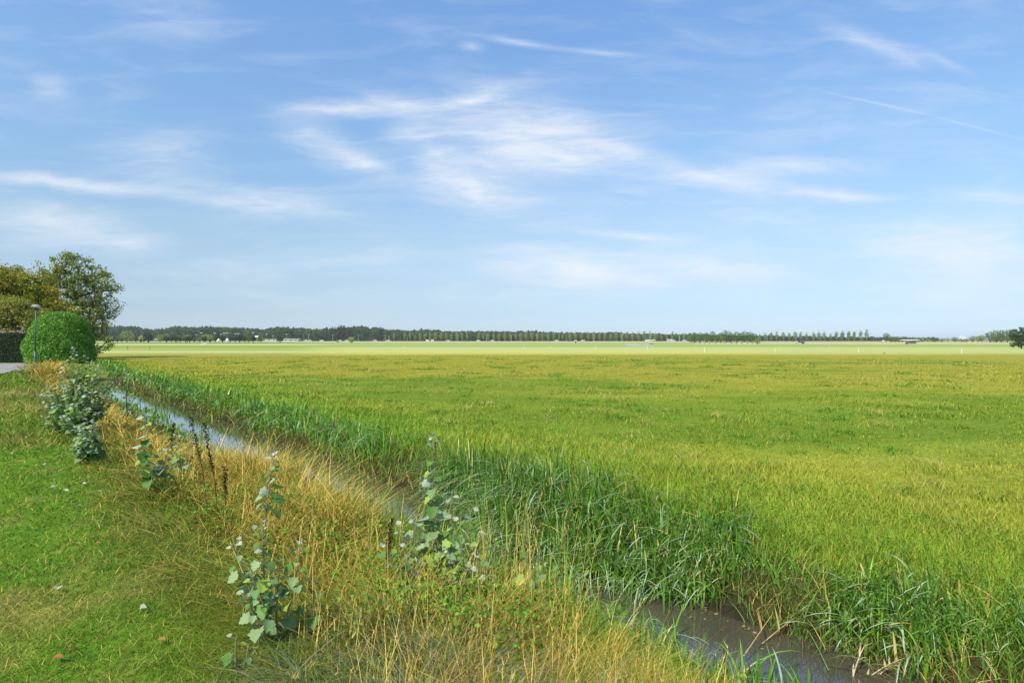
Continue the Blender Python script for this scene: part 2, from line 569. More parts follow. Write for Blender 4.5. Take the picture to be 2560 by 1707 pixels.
# ------------------------------------------------------------------ ground
def build_ground():
    sv = [0.0]
    step = 0.12
    s_pos = list(np.arange(-1.0, 8.0, 0.12))
    s = 8.0
    st_ = 0.14
    while s < 2500:
        s_pos.append(s)
        st_ = min(st_ * 1.06, max(0.5, s * 0.06)) if s < 95 else s * 0.06
        s += min(st_, 0.5) if s < 95 else st_
    s_neg = []
    s = -1.2
    while s > -2500:
        s_neg.append(s)
        s -= max(0.2, -s * 0.08)
    S = np.array(sorted(s_neg) + s_pos)
    t_mid = list(np.arange(-8, 20, 0.2)) + list(np.arange(20, 100, 0.5))
    T = []
    t = 100.0
    while t < 2500:
        T.append(t); t += t * 0.06
    tn = []
    t = -8.5
    while t > -2500:
        tn.append(t); t -= max(0.5, -t * 0.03)
    T = np.array(sorted(tn) + t_mid + T)
    SS, TT = np.meshgrid(S, T, indexing='ij')
    X, Y = xy_of(SS, TT)
    Z = height_st(SS, TT, X, Y)
    Z = np.where(np.hypot(X, Y) > 150, np.where(SS > 6.4, FIELD_Z, Z), Z)
    V = np.stack([X, Y, Z], -1).reshape(-1, 3)
    nS, nT = SS.shape
    idx = np.arange(nS * nT).reshape(nS, nT)
    Q = np.stack([idx[:-1, :-1], idx[1:, :-1], idx[1:, 1:], idx[:-1, 1:]], -1).reshape(-1, 4)
    x, y, s_, z = X.ravel(), Y.ravel(), SS.ravel(), Z.ravel()
    c = field_col(x, y) * 0.80
    c = mixc(lawn_col(x, y), bank_soil(x, y), sst(.8, 1.5, s_) * (1 - sst(41, 44, TT.ravel())))
    c = mixc(c, field_col(x, y) * 0.80, sst(5.2, 6.3, s_))
    mud = (z < -0.62) & (s_ > 2) & (s_ < 6)
    c[mud] = (0.035, 0.030, 0.018)
    m = bpy.data.materials.new('meadow ground')
    m.use_nodes = True
    t_ = m.node_tree
    b = t_.nodes['Principled BSDF']
    b.inputs['Roughness'].default_value = 0.95
    b.inputs['Specular IOR Level'].default_value = 0.05
    at_ = nd(t_, 'ShaderNodeAttribute', attribute_name='Col')
    geo = nd(t_, 'ShaderNodeNewGeometry')
    sep = nd(t_, 'ShaderNodeSeparateXYZ')
    lk(t_, geo.outputs['Position'], sep.inputs[0])
    # far strips of meadow, by distance
    nz = nd(t_, 'ShaderNodeTexNoise')
    mp = nd(t_, 'ShaderNodeMapping')
    mp.inputs['Scale'].default_value = (0.02, 0.08, 0.1)
    lk(t_, geo.outputs['Position'], mp.inputs[0])
    lk(t_, mp.outputs[0], nz.inputs[0])
    nz.inputs['Scale'].default_value = 1.0
    nz.inputs['Detail'].default_value = 6
    wob = mth(t_, 'MULTIPLY', mth(t_, 'SUBTRACT', nz.outputs['Fac'], 0.5), 0.05)
    # 1/y is linear in the height of the line in the view, convenient for field strips
    inv = mth(t_, 'DIVIDE', 2631.0, mth(t_, 'MAXIMUM', sep.outputs[1], 1.0))   # = v-850
    f = mth(t_, 'DIVIDE', inv, 40.0)
    f = mth(t_, 'ADD', f, wob, clamp=True)

    def ramp(stops):
        r = nd(t_, 'ShaderNodeValToRGB')
        r.color_ramp.interpolation = 'LINEAR'
        e = r.color_ramp.elements
        e[0].position, e[0].color = stops[0][0] / 40, (*stops[0][1], 1)
        e[1].position, e[1].color = stops[-1][0] / 40, (*stops[-1][1], 1)
        for p_, c_ in stops[1:-1]:
            x_ = e.new(p_ / 40)
            x_.color = (*c_, 1)
        lk(t_, f, r.inputs[0])
        return r.outputs[0]
    PALE = (0.46, 0.48, 0.16); GRN = (0.27, 0.37, 0.09); OLV = (0.25, 0.31, 0.055); STR = (0.52, 0.46, 0.24)
    YEL = (0.40, 0.40, 0.10); PGR = (0.36, 0.42, 0.12)
    right = ramp([(0, GRN), (6.2, YEL), (6.6, STR), (10.4, STR), (10.9, GRN), (18.5, PGR), (19.5, PALE), (26, PALE),
                  (31, (0.44, 0.46, 0.14)), (36, (0.44, 0.42, 0.11)), (39, (0.36, 0.33, 0.06)), (40, (0.33, 0.29, 0.05))])
    mid = ramp([(0, GRN), (4.0, STR), (5.6, STR), (6.2, GRN), (10, PGR), (16.0, (0.29, 0.37, 0.09)), (18.5, PALE),
                (26, (0.46, 0.49, 0.15)), (30, (0.50, 0.49, 0.14)), (34, (0.45, 0.43, 0.09)), (37.5, (0.38, 0.35, 0.055)), (40, (0.31, 0.29, 0.05))])
    left = ramp([(0, GRN), (5.5, (0.40, 0.42, 0.15)), (6.4, (0.15, 0.23, 0.04)), (8.6, (0.18, 0.27, 0.05)), (9.4, (0.46, 0.50, 0.18)),
                 (13.2, (0.44, 0.50, 0.17)), (14.2, OLV), (19, (0.27, 0.32, 0.06)), (21, PGR), (24, (0.29, 0.34, 0.07)), (28, PALE), (31, (0.45, 0.48, 0.17)),
                 (33, (0.38, 0.37, 0.08)), (36, (0.31, 0.30, 0.05)), (40, (0.31, 0.29, 0.05))])
    az = mth(t_, 'DIVIDE', sep.outputs[0], mth(t_, 'MAXIMUM', sep.outputs[1], 1.0))

    def mr_(v, a, b_):
        n = nd(t_, 'ShaderNodeMapRange', interpolation_type='SMOOTHSTEP')
        lk(t_, v, n.inputs[0])
        n.inputs['From Min'].default_value = a
        n.inputs['From Max'].default_value = b_
        return n.outputs[0]

    def mixn(fac, a, b_, blend='MIX'):
        n = nd(t_, 'ShaderNodeMix', data_type='RGBA', blend_type=blend)
        if isinstance(fac, float): n.inputs['Factor'].default_value = fac
        else: lk(t_, fac, n.inputs['Factor'])
        for k, v in (('A', a), ('B', b_)):
            if isinstance(v, tuple): n.inputs[k].default_value = (*v, 1)
            else: lk(t_, v, n.inputs[k])
        return n.outputs['Result']
    farc = mixn(mr_(az, -0.42, -0.28), left, mid)
    farc = mixn(mr_(az, 0.38, 0.47), farc, right)
    # patches in the far strips
    n2 = nd(t_, 'ShaderNodeTexNoise')
    mp2 = nd(t_, 'ShaderNodeMapping')
    mp2.inputs['Scale'].default_value = (0.05, 0.16, 0.1)
    lk(t_, geo.outputs['Position'], mp2.inputs[0])
    lk(t_, mp2.outputs[0], n2.inputs[0])
    n2.inputs['Scale'].default_value = 1
    n2.inputs['Detail'].default_value = 7
    n2.inputs['Roughness'].default_value = 0.65
    farc = mixn(mth(t_, 'MULTIPLY', mr_(n2.outputs['Fac'], 0.56, 0.72), 0.4), farc, (0.22, 0.35, 0.07))
    mask = mr_(mth(t_, 'ADD', sep.outputs[1], mth(t_, 'MULTIPLY', az, -8.0)), 58.0, 76.0)
    near = at_.outputs['Color']
    # fine grain
    n3 = nd(t_, 'ShaderNodeTexNoise')
    lk(t_, geo.outputs['Position'], n3.inputs[0])
    n3.inputs['Scale'].default_value = 9.0
    n3.inputs['Detail'].default_value = 6
    n3.inputs['Roughness'].default_value = 0.7
    g3 = nd(t_, 'ShaderNodeMapRange')
    lk(t_, n3.outputs['Fac'], g3.inputs[0])
    g3.inputs['From Min'].default_value = 0.3
    g3.inputs['From Max'].default_value = 0.7
    g3.inputs['To Min'].default_value = 0.6
    g3.inputs['To Max'].default_value = 1.1
    cg = nd(t_, 'ShaderNodeCombineColor')
    for i in range(3): lk(t_, g3.outputs[0], cg.inputs[i])
    near = mixn(1.0, near, cg.outputs[0], 'MULTIPLY')
    farc = mixn(1.0, farc, (.87, .87, .87), 'MULTIPLY')
    c_ = mixn(mask, near, farc)
    lk(t_, c_, b.inputs['Base Color'])
    bp = nd(t_, 'ShaderNodeBump')
    bp.inputs['Strength'].default_value = 0.6
    bp.inputs['Distance'].default_value = 0.03
    lk(t_, n3.outputs['Fac'], bp.inputs['Height'])
    lk(t_, bp.outputs[0], b.inputs['Normal'])
    o = mesh_obj('ground', V, quads=Q, mat=m, col=c, smooth=True)
    tag(o, kind='structure')


def build_water():
    T = np.arange(-30, 45, 0.5)
    V, Q = [], []
    for i, t in enumerate(T):
        for s in (2.6, 5.6):
            x, y = xy_of(s, t)
            V.append((x, y, WATER_Z))
        if i:
            k = 2 * i
            Q.append((k - 2, k - 1, k + 1, k))
    m = bpy.data.materials.new('ditch water')
    m.use_nodes = True
    t_ = m.node_tree
    b = t_.nodes['Principled BSDF']
    b.inputs['Roughness'].default_value = 0.03
    b.inputs['IOR'].default_value = 1.45
    b.inputs['Coat Weight'].default_value = 0.7
    b.inputs['Coat Roughness'].default_value = 0.02
    b.inputs['Coat IOR'].default_value = 1.45
    b.inputs['Specular IOR Level'].default_value = 0.9
    tc = nd(t_, 'ShaderNodeNewGeometry')
    nz = nd(t_, 'ShaderNodeTexNoise')
    lk(t_, tc.outputs['Position'], nz.inputs[0])
    nz.inputs['Scale'].default_value = 1.2
    nz.inputs['Detail'].default_value = 4
    cr = nd(t_, 'ShaderNodeValToRGB')
    cr.color_ramp.elements[0].color = (0.055, 0.048, 0.032, 1)
    cr.color_ramp.elements[1].color = (0.088, 0.077, 0.052, 1)
    lk(t_, nz.outputs['Fac'], cr.inputs[0])
    lk(t_, cr.outputs[0], b.inputs['Base Color'])
    n2 = nd(t_, 'ShaderNodeTexNoise')
    lk(t_, tc.outputs['Position'], n2.inputs[0])
    n2.inputs['Scale'].default_value = 5
    n2.inputs['Detail'].default_value = 2
    bp = nd(t_, 'ShaderNodeBump')
    bp.inputs['Strength'].default_value = 0.035
    bp.inputs['Distance'].default_value = 0.05
    lk(t_, n2.outputs['Fac'], bp.inputs['Height'])
    lk(t_, bp.outputs[0], b.inputs['Normal'])
    o = mesh_obj('water', V, quads=Q, mat=m)
    tag(o, kind='structure')


def build_path():
    # paved path curving in from the left behind the lawn
    pts = [(-22, 20), (-28.0, 30.5), (-31.2, 35.6), (-33.2, 38.4), (-36.5, 40.6)]
    V, Q = [], []
    w = [1.2, 1.2, 1.15, 1.1, 1.0]
    P = [Vector((a, b, 0)) for a, b in pts]
    n = 40
    cat = []
    for i in range(n + 1):
        f = i / n * (len(P) - 1)
        k = min(int(f), len(P) - 2)
        g = f - k
        p0, p1, p2, p3 = P[max(k - 1, 0)], P[k], P[k + 1], P[min(k + 2, len(P) - 1)]
        p = 0.5 * ((2 * p1) + (-p0 + p2) * g + (2 * p0 - 5 * p1 + 4 * p2 - p3) * g * g + (-p0 + 3 * p1 - 3 * p2 + p3) * g ** 3)
        cat.append((p, w[k] * (1 - g) + w[k + 1] * g))
    for i, (p, wd) in enumerate(cat):
        d = cat[min(i + 1, n)][0] - cat[max(i - 1, 0)][0]
        d.normalize()
        nn = Vector((-d.y, d.x, 0))
        for sgn in (-1, 1):
            q = p + nn * wd * sgn
            V.append((q.x, q.y, 0.035))
        if i:
            k = 2 * i
            Q.append((k - 2, k - 1, k + 1, k))
    o = mesh_obj('path', V, quads=Q, mat=principled('pale paving', (0.27, 0.255, 0.235), 0.9, 0.1, noise=.25, scale=1.5))
    tag(o, kind='structure')


build_ground()
build_water()
build_path()


# ------------------------------------------------------------------ grass
def blades(name, x, y, z, h, w, ang, lean, curl, droop, col, segs, mat, twist=None, tipcol=None, taper=0.6, seed=0, **tagkw):
    n = len(x)
    r = rng(seed + 999)
    if twist is None:
        twist = r.normal(0, 0.6, n)
    dx, dy = np.cos(ang), np.sin(ang)
    sx, sy = -np.sin(ang + twist), np.cos(ang + twist)
    rows = []
    cols = []
    for k in range(segs + 1):
        f = k / segs
        off = h * (lean * f + curl * f ** 2.2)
        zz = z + h * (f - droop * f ** 3.2)
        cx, cy = x + dx * off, y + dy * off
        c = col if tipcol is None else col * (1 - f) + tipcol * f
        if k < segs:
            ww = w * 0.5 * ((1 - f) ** taper) * (0.75 + 0.5 * min(1, f * 3) if segs > 2 else 1)
            rows.append(np.stack([cx - sx * ww, cy - sy * ww, zz], -1))
            rows.append(np.stack([cx + sx * ww, cy + sy * ww, zz], -1))
            cols += [c, c]
        else:
            rows.append(np.stack([cx, cy, zz], -1))
            cols.append(c)
    V = np.stack(rows, 1)                      # n, 2*segs+1, 3
    C = np.stack(cols, 1)
    m = 2 * segs + 1
    base = (np.arange(n, dtype=np.int64) * m)[:, None]
    Q = []
    for k in range(segs - 1):
        Q.append(base + np.array([2 * k, 2 * k + 1, 2 * k + 3, 2 * k + 2]))
    Q = np.concatenate(Q) if Q else None
    T = base + np.array([2 * segs - 2, 2 * segs - 1, 2 * segs])
    o = mesh_obj(name, V.reshape(-1, 3), quads=Q, tris=T, mat=mat, col=C.reshape(-1, 3))
    tag(o, **tagkw)
    return o


def scatter(n, d0, d1, a0, a1, seed):
    """density falls with the square of the distance; a = x/y range"""
    r = rng(seed)
    d = d0 * (d1 / d0) ** r.random(n)
    a = np.arctan(a0) + (np.arctan(a1) - np.arctan(a0)) * r.random(n)
    return d * np.sin(a), d * np.cos(a), d, r


def var(c, r, n, amt=0.18):
    k = r.normal(1, amt, n)[:, None].clip(0.5, 1.6)
    hue = r.normal(0, amt * 0.5, n)
    c = c * k
    c[:, 0] *= (1 + hue)
    c[:, 2] *= (1 + hue * .3)
    return (c * .87).clip(0.003, 0.85)


def meadow():
    n = 560000
    x, y, d, r = scatter(n, 4.0, 74, -0.95, 1.05, 1)
    sp, t = st_of(x, y)
    k = (sp > 5.3 + r.random(n) * .5) & (d < 74 - 22 * r.random(n) ** 2)
    k |= (t > 42) & (sp > 2) & (d < 70)
    x, y, d, sp, t = x[k], y[k], d[k], sp[k], t[k]
    n = len(x)
    tuft = vnoise(x, y, 2.2, 81, 2)
    big = vnoise(x, y, .5, 83, 2)
    near = 1 - sst(6.5, 9.5, sp)
    h = (0.034 + 0.035 * sst(.45, .85, tuft) + 0.09 * near + .03 * sst(.5, .8, big)) * r.uniform(.5, 1.35, n)
    w = np.maximum(0.004, d * 0.0009) * r.uniform(.7, 1.4, n)
    c = field_col(x, y)
    dry = r.random(n) < 0.10 * (1 - .8 * sst(12, 40, d))
    c[dry] = mixc(c[dry], C_STRAW, r.uniform(.3, .8, dry.sum()))
    c = c * (1 + (r.normal(0, .11, n) * (1 - .6 * sst(12, 40, d))).clip(-.4, .5))[:, None] * .86
    ang = r.uniform(0, 6.28, n)
    blades('meadow_grass', x, y, height(x, y) - .01, h, w, ang, r.uniform(.05, .5, n), r.uniform(.1, .6, n), r.uniform(0, .3, n),
           c, 2, M_GRASS, seed=1, kind='stuff', label='olive and yellow green grass of the wide open meadow', cat='grass')


def tussocks():
    r = rng(61)
    m = 900
    d = 7.5 * (60 / 7.5) ** r.random(m)
    a = r.uniform(-.72, .80, m)
    cx, cy = d * np.sin(a), d * np.cos(a)
    sp, t = st_of(cx, cy)
    k = (sp > 6.6) & (vnoise(cx, cy, .35, 63, 3) + .3 * r.random(m) > .62)
    cx, cy, d = cx[k], cy[k], d[k]
    cx, cy, d = np.r_[cx, 4.35], np.r_[cy, 5.45], np.r_[d, 7.0]
    kk = 46
    M = len(cx)
    x = np.repeat(cx, kk) + r.normal(0, 1, M * kk) * np.repeat(.08 + .006 * d, kk)
    y = np.repeat(cy, kk) + r.normal(0, 1, M * kk) * np.repeat(.08 + .006 * d, kk)
    n = len(x)
    kind = np.repeat(r.random(M), kk)
    kind[-kk:] = .95
    g = mixc((.09, .22, .02), (.17, .34, .03), r.random(n))
    dry = mixc((.36, .33, .07), (.50, .46, .13), r.random(n))
    c = var(np.where((kind > .78)[:, None], dry, g), r, n, .16)
    h = r.uniform(.5, 1.15, n) * np.where(kind > .78, .17, .15)
    blades('meadow_tussocks', x, y, height(x, y) - .01, h, np.maximum(.0045, np.hypot(x, y) * .0009), r.uniform(0, 6.28, n), r.uniform(.1, .8, n),
           r.uniform(.1, 1.2, n), r.uniform(0, .7, n), c, 3, M_GRASS, seed=61, kind='stuff', label='small green and straw coloured tussocks scattered over the meadow', cat='grass')


def lawn():
    n = 460000
    x, y, d, r = scatter(n, 2.0, 42, -1.15, 0.6, 2)
    sp, t = st_of(x, y)
    path = np.abs(x + np.interp(y, [20, 30.5, 35.6, 38.4, 40.6], [22, 28, 31.2, 33.2, 36.5])) < 1.3 * (1 + .3 * (y > 38))
    path &= y > 20
    k = (sp < 1.15 + r.normal(0, .15, n)) & ~path & ~((y > 41) & (x < -31))
    x, y, d, sp = x[k], y[k], d[k], sp[k]
    n = len(x)
    edge = sst(.5, 1.3, sp + .8 * (vnoise(x, y, 1.5, 85, 2) - .5))
    far_rough = sst(11, 13, d) * sst(-2.2, -1.0, sp) * .8
    h = (0.030 + 0.025 * vnoise(x, y, 4, 86, 2) + 0.10 * edge ** 2 + .12 * far_rough) * r.uniform(.5, 1.4, n)
    w = np.maximum(0.0024, d * 0.0009) * r.uniform(.6, 1.4, n)
    c = lawn_col(x, y)
    c = mixc(c, (0.17, 0.19, 0.035), edge * .5)
    dry = r.random(n) < 0.16
    c[dry] = mixc(c[dry], C_STRAW * .9, r.uniform(.3, .9, dry.sum()))
    c = var(c, r, n, .27)
    ang = r.uniform(0, 6.28, n)
    blades('lawn_grass', x, y, height(x, y) - .005, h, w, ang, r.uniform(.2, 1.2, n), r.uniform(.1, 1, n), r.uniform(0, .5, n),
           c, 2, M_GRASS, seed=2, kind='stuff', label='short mown green lawn grass on the left with dry patches', cat='grass')


def bank_height(sp, t):
    """how tall the bank vegetation stands on the near side"""
    prof = np.interp(sp, [.7, 1.1, 1.5, 2.0, 2.5, 2.9, 3.3, 3.6], [.12, .22, .34, .45, .54, .44, .34, .2])
    low = 1 - .30 * (1 - sst(1.8, 3.4, t))                     # lower towards the camera end
    lush = 1 + .35 * sst(2.8, 3.6, t) * (1 - sst(7.5, 9, t)) * sst(2.2, 2.8, sp)
    water_open = 1 - .80 * sst(9, 10.5, t) * (1 - sst(31, 35, t)) * sst(1.75, 2.3, sp)
    gold = 1 + .08 * sst(5.5, 6.5, t) * (1 - sst(8.5, 10, t)) + .7 * sst(34, 38, t)
    return prof * low * water_open * lush * gold


def bank():
    # long matted grass, green and straw, on the near bank
    n = 420000
    x, y, d, r = scatter(n, 1.9, 48, -1.0, 1.0, 3)
    sp, t = st_of(x, y)
    k = (sp > .65 + r.random(n) * .5) & (sp < 3.62)
    x, y, d, sp, t = x[k], y[k], d[k], sp[k], t[k]
    n = len(x)
    r = rng(33)
    H = bank_height(sp, t)
    n1 = vnoise(x, y, .9, 101, 3)
    n2 = vnoise(x, y, 2.6, 102, 3)
    greenz = sst(2.6, 3.4, t) * (1 - sst(6.5, 8.5, t)) * sst(1.9, 2.3, sp)
    straw = (1 - .8 * greenz) * sst(.34, .62, n1 * .6 + n2 * .4 + .22 * np.exp(-((sp - 2.4 + .4 * sst(8, 10, t)) / .5) ** 2) - .20 * (1 - sst(1.3, 2.0, sp + .25 * sst(8, 10, t))) - .18 * (sp > 2.9))
    isdry = r.random(n) < (.13 + .50 * straw) * np.where(sp > 2.6, .35, 1) + .20 * (sp < 1.4) + .25 * (t > 34)
    isdry &= ~((t < 4.2) & (r.random(n) < .45))
    layer = r.random(n)                                        # understorey to top
    h = H * (.22 + .85 * layer ** 1.3) * (.5 + 1.0 * n2)
    w = np.maximum(.0034, d * .0009) * r.uniform(.6, 1.5, n)
    g = mixc((0.045, 0.110, 0.008), (0.26, 0.33, 0.025), (vnoise(x, y, 2, 105, 2) * .5 + r.random(n) * .5))
    g = np.where((sp > 2.7)[:, None] & (t > 2)[:, None], mixc((0.06, 0.18, 0.02), (0.17, 0.34, 0.035), r.random(n)), g)
    dr = mixc(C_STRAW, C_ORANGE, (r.random(n) * .8 + .6 * n1 - .2).clip(0, 1))
    dr = np.where((sp < 1.4)[:, None], dr * np.array([.75, .82, .85]), dr)
    c = np.where(isdry[:, None], dr, g)
    grey = (t < 3.1) & (sp < 2.1) & (r.random(n) < .55)
    c = np.where(grey[:, None], mixc((0.13, 0.17, 0.07), (0.34, 0.37, 0.22), r.random(n)), c)
    c = var(c, r, n, .30)
    w = np.where(isdry, w * .75, w)
    toward = np.arctan2(-ND[1], -ND[0])
    ang = np.where(sp < 1.6, toward + r.normal(0, 1.0, n), vnoise(x, y, 1.3, 109, 2) * 11 + r.normal(0, 1.1, n))
    lean = r.uniform(.05, .9, n) ** 1.2 + .45 * (sp < 1.5) * r.random(n)
    blades('bank_grass', x, y, height(x, y) - .02, h, w, ang, lean, r.uniform(0, 1.6, n), r.uniform(0, .95, n),
           c, 4, M_DRY, seed=3, kind='stuff', label='tangled green and straw coloured tall grass on the near ditch bank', cat='grass')
    # golden clumps in a belt along the ditch
    m = 2600
    r = rng(44)
    tt = 1.2 * (42 / 1.2) ** r.random(m)
    ss = r.normal(2.42, .30, m) - .42 * sst(8, 10, tt)
    cx, cy = xy_of(ss, tt)
    keep = (vnoise(cx, cy, .9, 101, 3) * .6 + .4 * vnoise(cx, cy, 2.3, 106, 2) + .25 * r.random(m) > .64) & ~((ss > 2.25) & (tt > 3.0) & (tt < 5.0)) & ~((tt < 4) & (r.random(m) < .45))
    cx, cy, ss, tt = cx[keep], cy[keep], ss[keep], tt[keep]
    kk = 44
    x = np.repeat(cx, kk) + r.normal(0, .05, len(cx) * kk)
    y = np.repeat(cy, kk) + r.normal(0, .05, len(cx) * kk)
    s2, t2 = st_of(x, y)
    n = len(x)
    ca = np.repeat(r.uniform(0, 6.28, len(cx)), kk)
    h = bank_height(s2, t2) * np.repeat(r.uniform(.8, 1.35, len(cx)), kk) * r.uniform(.45, 1.1, n)
    c = mixc(C_STRAW, C_ORANGE, (np.repeat(r.random(len(cx)), kk) * .6 + r.random(n) * .5).clip(0, 1))
    gr = r.random(n) < .30
    c[gr] = np.array([.20, .28, .03])
    c = var(c, r, n, .2)
    blades('golden_grass', x, y, height(x, y) - .02, h, np.maximum(.0028, np.hypot(x, y) * .0009) * r.uniform(.6, 1.4, n), ca + r.normal(0, .9, n),
           r.uniform(.05, .55, n), r.uniform(0, .9, n), r.uniform(0, .6, n), c, 4, M_DRY, seed=44,
           kind='stuff', label='golden dry grass clumps in a belt beside the ditch', cat='grass')
    # stiff straw stalks with seed heads
    n = 9500
    x, y, d, r = scatter(n, 2.4, 46, -1.0, .7, 4)
    sp, t = st_of(x, y)
    n1 = vnoise(x, y, .9, 101, 3)
    k = (sp > 1.2) & (sp < 3.2) & (r.random(n) < sst(.30, .62, n1 + .12) * np.where(sp > 2.6, .3, 1))
    x, y, d, sp, t = x[k], y[k], d[k], sp[k], t[k]
    # a loose stand of very tall stalks by the water right of centre
    m = 60
    ts, tt = r.normal(2.85, .16, m), r.normal(3.0, .32, m)
    tx_, ty_ = xy_of(ts, tt)
    x, y, sp, t = np.r_[x, tx_], np.r_[y, ty_], np.r_[sp, ts], np.r_[t, tt]
    d = np.hypot(x, y)
    n = len(x)
    H = bank_height(sp, t)
    h = H * r.uniform(.75, 1.45, n) + .04
    h[-m:] = r.uniform(.6, 1.15, m)
    c = var(mixc(C_STRAW * 1.15, C_ORANGE, r.random(n) * .7), r, n, .15)
    ang = r.uniform(0, 6.28, n)
    lean = r.uniform(0, .45, n)
    flop = r.random(n) < .38
    lean = np.where(flop, r.uniform(.7, 1.9, n), lean)
    curl = r.uniform(0, .3, n)
    lean[-m:] = r.uniform(0, .12, m)
    curl[-m:] = r.uniform(0, .12, m)
    h = np.where(flop & (np.arange(n) < n - m), h * .62, h)
    z = height(x, y) - .02
    w = np.maximum(.0026, d * .0008)
    blades('straw_stalks', x, y, z, h, w, ang, lean, curl, np.zeros(n), c, 4, M_DRY, taper=.25, seed=4,
           kind='stuff', label='thin dry straw stalks standing above the bank grass', cat='grass')
    # seed heads: short fat spikelets round the tip
    m = 7
    tx, ty, tz = x + np.cos(ang) * h * (lean + curl), y + np.sin(ang) * h * (lean + curl), z + h
    f = np.tile(np.linspace(0, .22, m), n)
    X = np.repeat(tx, m) - np.repeat(np.cos(ang) * (lean + 2.2 * curl), m) * f * np.repeat(h, m)
    Y = np.repeat(ty, m) - np.repeat(np.sin(ang) * (lean + 2.2 * curl), m) * f * np.repeat(h, m)
    Z = np.repeat(tz, m) - f * np.repeat(h, m)
    N = n * m
    D = np.hypot(X, Y)
    blades('seed_heads', X, Y, Z, r.uniform(.012, .034, N), np.maximum(.0028, D * .0009), r.uniform(0, 6.28, N), r.uniform(.3, 1.0, N),
           np.zeros(N), np.zeros(N), var(np.repeat(c, m, 0) * 1.05, r, N, .12), 1, M_DRY, taper=.1, seed=5,
           kind='stuff', label='pale straw seed heads on the tall bank stalks', cat='grass')


